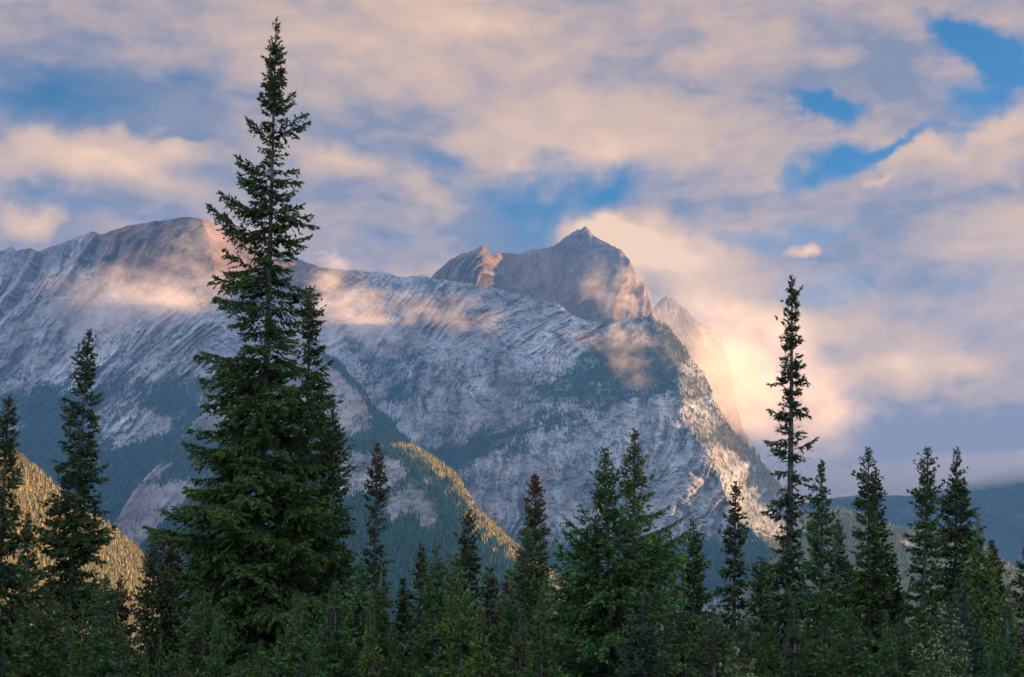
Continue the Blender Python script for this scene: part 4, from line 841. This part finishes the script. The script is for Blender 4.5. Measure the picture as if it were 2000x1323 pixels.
 ('bushy spruce leaning on the left foot of the tall ragged spruce', 1487, 1092, 1484, 36, [(1092, 1, 1, .6), (1110, 16, 18, 1), (1160, 34, 34, 1), (1230, 44, 44, 1), (1323, 60, 60, 1)], 142, G1, dict(lod='near', sprig=0.125)),
 ('dull spruce between the feathery spire and the twin-topped pair', 1662, 1100, 1662, 50, std(1100, 14, 56, f=.8), 143, G4, dict(cones=0.5)),
 ('thin olive spruce between the twin-topped pair and the club-topped spruce', 1743, 1078, 1742, 44, [(1078, 1, 1, .5), (1095, 9, 9, .8), (1130, 16, 14, .7), (1200, 30, 30, .8), (1323, 50, 50, .9)], 144, (0.040, 0.060, 0.024), dict(cones=0.2)),
 ('soft green spruce low in front of the twin-topped pair', 1655, 1190, 1655, 28, std(1190, 24, 70, f=1, n=3), 145, G2, dict(lod='near', sprig=0.115)),
 ('dark young spruce in front of the second spruce from the left edge', 95, 1150, 92, 30, std(1150, 20, 84, f=1, n=3), 146, G1, dict(lod='near', sprig=0.12)),
 ('mid-green young spruce below the rightmost branches of the tallest spruce', 655, 1140, 656, 33, std(1140, 20, 62, f=1, n=3), 147, G2, dict(lod='near', sprig=0.12)),
 ('low spruce with a fresh star tip in front of the tallest trunk', 590, 1170, 590, 31, std(1170, 20, 70, f=1, n=3), 148, G2, dict(lod='near', sprig=0.12)),
 ('low dark spruce in front of the rounded arms left of the tallest trunk', 400, 1150, 400, 33, std(1150, 22, 80, f=1, n=3), 149, G1, dict(lod='near', sprig=0.12)),
 ('spruce standing low in front of the broad long-armed spruce on its left', 1118, 1135, 1116, 33, std(1135, 18, 70, f=1, n=4), 150, G1, dict(lod='near', sprig=0.12)),
 ('low yellow-tinged spruce beneath the slender wavy-tipped spruce', 1452, 1215, 1452, 27, std(1215, 20, 60, f=1, n=3), 151, (0.048, 0.080, 0.026), dict(lod='near', sprig=0.11)),
 ('low full spruce at the foot of the club-topped spruce', 1748, 1225, 1748, 30, std(1225, 24, 66, f=1, n=3), 152, G1, dict(lod='near', sprig=0.115)),
 ('small pale-tipped fir beneath the bright young spruce at the right', 1965, 1180, 1965, 28, std(1180, 20, 70, f=1, n=3), 153, G2, dict(lod='near', sprig=0.115)),
]
for (lab, xt, yt, xb, Y, prof, seed, tone, kw) in TREES:
    tree_px(lab, xt, yt, xb, Y, prof, seed, tone, **kw)

# ---------------------------------------------------------------- the low thicket of young spruces, and the belt behind
def copy_thing(o, loc, sc, rz, label, group):
    r = o.copy(); COL.objects.link(r); r.location = loc; r.scale = sc; r.rotation_euler = (0, 0, rz)
    r['label'] = label; r['group'] = group
    for ch in list(o.children):
        c = ch.copy(); COL.objects.link(c); c.parent = r
    return r
def young(seed, H, w, tone, lod='near', **kw):
    f = lambda z: (w*(0.03+0.97*min(1, (H-z)/(H*0.95)))**1.05,)*2
    return spruce('young_spruce', H, lambda z: (0.02*math.sin(z+seed), 0.0), f, lambda z: 0.55, seed, tone, lod=lod, sprig=0.125, spacing=0.27, **kw)
PROTO = [young(301+i, 5.0, w, tn, elev=e) for i, (w, tn, e) in enumerate(((1.25, G1, 1.0), (1.05, G2, 1.2), (1.35, G4, 0.9), (1.1, (0.085, 0.145, 0.030), 1.2), (0.9, G1, 1.0), (1.3, (0.080, 0.115, 0.045), 1.1)))]
rs = np.random.RandomState(99)
L_A = 'young spruce of the low thicket filling the bottom edge of the picture'; G_A = 'young spruces of the low thicket along the bottom edge'
L_B = 'dark spruce of the dense belt seen between the trunks of the front trees'; G_B = 'spruces of the dense belt behind the front trees'
first = set()
def put(k, px, py, Y, wid, lab, grp, nm):
    top = at(px, py, Y); H = float(top[2]); s = H/5.0
    loc = (float(top[0]), Y, 0); sc = (s*wid, s*wid, s)
    rz = float(rs.uniform(0, 6.28))
    if k not in first:
        first.add(k); o = PROTO[k]; o.location = loc; o.scale = sc; o.rotation_euler = (0, 0, rz); tag(o, lab, 'spruce tree', grp)
    else: copy_thing(PROTO[k], loc, sc, rz, lab, grp)
px = -60
n_ = 0
while px < 2070:
    put(n_ % 6, px, 1212 + rs.uniform(-62, 85), rs.uniform(24, 40), rs.uniform(0.75, 1.15), L_A, G_A, 'young_spruce'); n_ += 1
    px += rs.uniform(26, 46)
px = -60
while px < 2070:
    put(int(rs.randint(6)), px, 1188 + rs.uniform(-35, 45), rs.uniform(62, 105), rs.uniform(0.75, 1.1), L_B, G_B, 'young_spruce')
    px += rs.uniform(24, 40)

M_LEAF = bpy.data.materials.new('willow_leaves'); M_LEAF.use_nodes = True
_t = NT(M_LEAF.node_tree); _b = _t.n['Principled BSDF']; _g = _t.new('ShaderNodeNewGeometry'); _a = _t.new('ShaderNodeAttribute', attribute_name='tone')
_t.l.new(_a.outputs['Color'], _b.inputs['Base Color']); _b.inputs['Roughness'].default_value = 0.45
_b.inputs['Transmission Weight'].default_value = 0.0
def shrub(label, px, py, Y, w_px, seed, tone, leafy=1.0):
    rs = np.random.RandomState(seed); root = bpy.data.objects.new('leafy_shrub', None); COL.objects.link(root)
    top = at(px, py, Y); H = float(top[2]); W = w_px*Y/2778*1.03
    P0 = []; P1 = []; r0 = []; r1 = []; tips = []
    for i in range(13):
        ph = rs.uniform(0, 6.28); lean = W*rs.uniform(0.1, 1.0); h = H*rs.uniform(0.72, 1.0)*(1 - 0.25*(lean/W)**2)
        if i == 0: lean = 0.03; h = H
        prev = np.array([0.06*math.cos(ph), 0.06*math.sin(ph), 0.0]); n = 9
        for k in range(1, n+1):
            t = k/n
            cur = np.array([lean*math.cos(ph)*t**1.4, lean*math.sin(ph)*t**1.4, h*t]) + rs.normal(0, 0.025, 3)
            P0.append(prev); P1.append(cur); r0.append(0.016*(1-t)+0.004); r1.append(0.016*(1-t-1/n)+0.005 if t < 1 else 0.002)
            if t > 0.3:
                for q in range(3):
                    a = rs.uniform(0, 6.28); l = 0.45*(1.1-t)*rs.uniform(0.5, 1.2)+0.08
                    e = cur + np.array([math.cos(a)*l*0.7, math.sin(a)*l*0.7, l*0.75])
                    P0.append(cur); P1.append(e); r0.append(0.006); r1.append(0.002)
                    for s in np.linspace(0.25, 1, max(2, int(l/0.045*leafy))): tips.append(cur + (e-cur)*s)
                for q in range(3): tips.append(cur)
            prev = cur
    v, f = tubes(np.array(P0), np.array(P1), np.array(r0), np.array(r1))
    mesh_np('stems', v, f, M_BARK, root)
    T = np.repeat(np.array(tips), 2, 0); n = len(T)
    d = rs.normal(0, 1, (n, 3)); d[:, 2] = d[:, 2]*0.5 - 0.15; d, s, u = frames(d)
    ro = rs.uniform(-1, 1, n); s = s*np.cos(ro)[:, None] + u*np.sin(ro)[:, None]
    l = rs.uniform(0.05, 0.085, n)[:, None]; w = l*0.26
    V = np.stack([T, T+d*l*0.45+s*w, T+d*l+u*l*-0.12, T+d*l*0.45-s*w], 1).reshape(-1, 3)
    F = np.arange(4*n).reshape(n, 4)
    col = np.array(tone)[None]*rs.uniform(0.55, 1.5, (n, 1))*np.array([[1, 1, 1]]); col[rs.rand(n) < 0.06] *= np.array([2.2, 1.3, 0.6])
    mesh_np('foliage', V, F, M_LEAF, root, smooth=False, attrs={'tone': np.repeat(col[:, None], 4, 1).reshape(-1, 3)})
    root.location = (float(top[0]), Y, 0)
    return tag(root, label, 'shrub')
shrub('leafy willow shrub with light green leaves below the tall dark spire', 1818, 1208, 21, 46, 401, (0.075, 0.115, 0.034))
shrub('taller leafy willow shrub just left of the blue-green young spruce', 1862, 1196, 23, 34, 402, (0.065, 0.105, 0.034))
shrub('sparse grey-twigged shrub near the right edge, taller than the low spruces', 1965, 1120, 30, 60, 403, (0.09, 0.10, 0.035), 0.35)
shrub('yellow-green bush at the bottom edge beneath the small light green fir', 1440, 1268, 19, 60, 404, (0.09, 0.13, 0.03))

# ---------------------------------------------------------------- clouds hanging on the mountains (real volumes, lit by the sun)
def mat_cloud(dens, thr, scale, amp=2.4, aniso=0.35, edge=1.0):
    m = bpy.data.materials.new('cloud_vapour'); m.use_nodes = True; t = NT(m.node_tree); t.n.clear()
    o = t.new('ShaderNodeOutputMaterial')
    tc = t.new('ShaderNodeTexCoord'); g = t.new('ShaderNodeNewGeometry')
    ln = t.new('ShaderNodeVectorMath', operation='LENGTH'); t.l.new(tc.outputs['Object'], ln.inputs[0])
    r = t.m('POWER', ln.outputs['Value'], 2.0)
    base = t.m('SUBTRACT', 1.0, r)
    p = t.vm('MULTIPLY', g.outputs['Position'], (1.0/scale, 1.0/scale, 1.35/scale))
    wn = t.noise(p, 0.8, 2, 0.5, color=True)
    p2 = t.vm('ADD', p, t.vm('MULTIPLY', t.vm('SUBTRACT', wn, (0.5, 0.5, 0.5)), (1.3, 1.3, 1.3)))
    n = t.noise(p2, 1.0, 6, 0.60)
    v = t.m('SUBTRACT', t.m('ADD', t.m('MULTIPLY', base, edge), t.m('MULTIPLY', t.m('SUBTRACT', n, 0.5), amp)), thr)
    v = t.m('MULTIPLY', t.m('MAXIMUM', v, 0.0), t.smooth(base, 0.0, 0.55))
    v = t.m('MULTIPLY', v, dens)
    pv = t.new('ShaderNodeVolumePrincipled', inp={'Density': v})
    pv.inputs['Color'].default_value = (0.95, 0.86, 0.80, 1); pv.inputs['Anisotropy'].default_value = aniso
    t.l.new(pv.outputs[0], o.inputs['Volume'])
    return m
def uv_ball(n=24, k=14):
    V = []; 
    for i in range(k+1):
        th = math.pi*i/k
        for j in range(n): V.append((math.sin(th)*math.cos(2*math.pi*j/n), math.sin(th)*math.sin(2*math.pi*j/n), math.cos(th)))
    V = np.array(V); idx = np.arange(len(V)).reshape(k+1, n); jn = np.roll(idx, -1, 1)
    F = np.stack([idx[:-1], idx[1:], jn[1:], jn[:-1]], -1).reshape(-1, 4)
    return V, F
BV, BF = uv_ball()
def cloud(px, py, rx, ry, Y, ry_m, ang, dens, thr, scale, **kw):
    c = at(px, py, Y); sc = np.linalg.norm(at(px+1, py, Y)-c)
    o = mesh_np('cloud', BV, BF, mat_cloud(dens, thr, scale, **kw))
    o.location = tuple(c); o.rotation_euler = (0, math.radians(ang), 0); o.scale = (rx*sc, ry_m, ry*sc)
    o['kind'] = 'stuff'
    return o
CLOUDS = [
    (265, 585, 300, 110, 5350, 380, -9, 0.0050, 0.60, 170),
    (420, 500, 180, 130, 5450, 300, -20, 0.0035, 0.75, 120),
    (705, 625, 190, 115, 5350, 320, 6, 0.0050, 0.62, 140),
    (640, 560, 70, 110, 5550, 180, 10, 0.0075, 0.68, 110),
    (880, 610, 200, 65, 5150, 220, 6, 0.0035, 0.72, 110),
    (1190, 660, 160, 85, 4850, 200, 20, 0.0060, 0.85, 85),
    (1250, 700, 120, 115, 4800, 180, 0, 0.0040, 0.85, 80),
    (1200, 570, 140, 110, 7600, 300, 20, 0.0040, 0.80, 120),
    (1460, 730, 320, 170, 8800, 600, 28, 0.0009, 0.20, 240),
    (1420, 740, 150, 120, 9100, 400, 30, 0.0013, 0.25, 170),
    (1860, 922, 680, 46, 7300, 420, -4, 0.0055, 0.30, 170),
]
for c_ in CLOUDS: cloud(*c_)
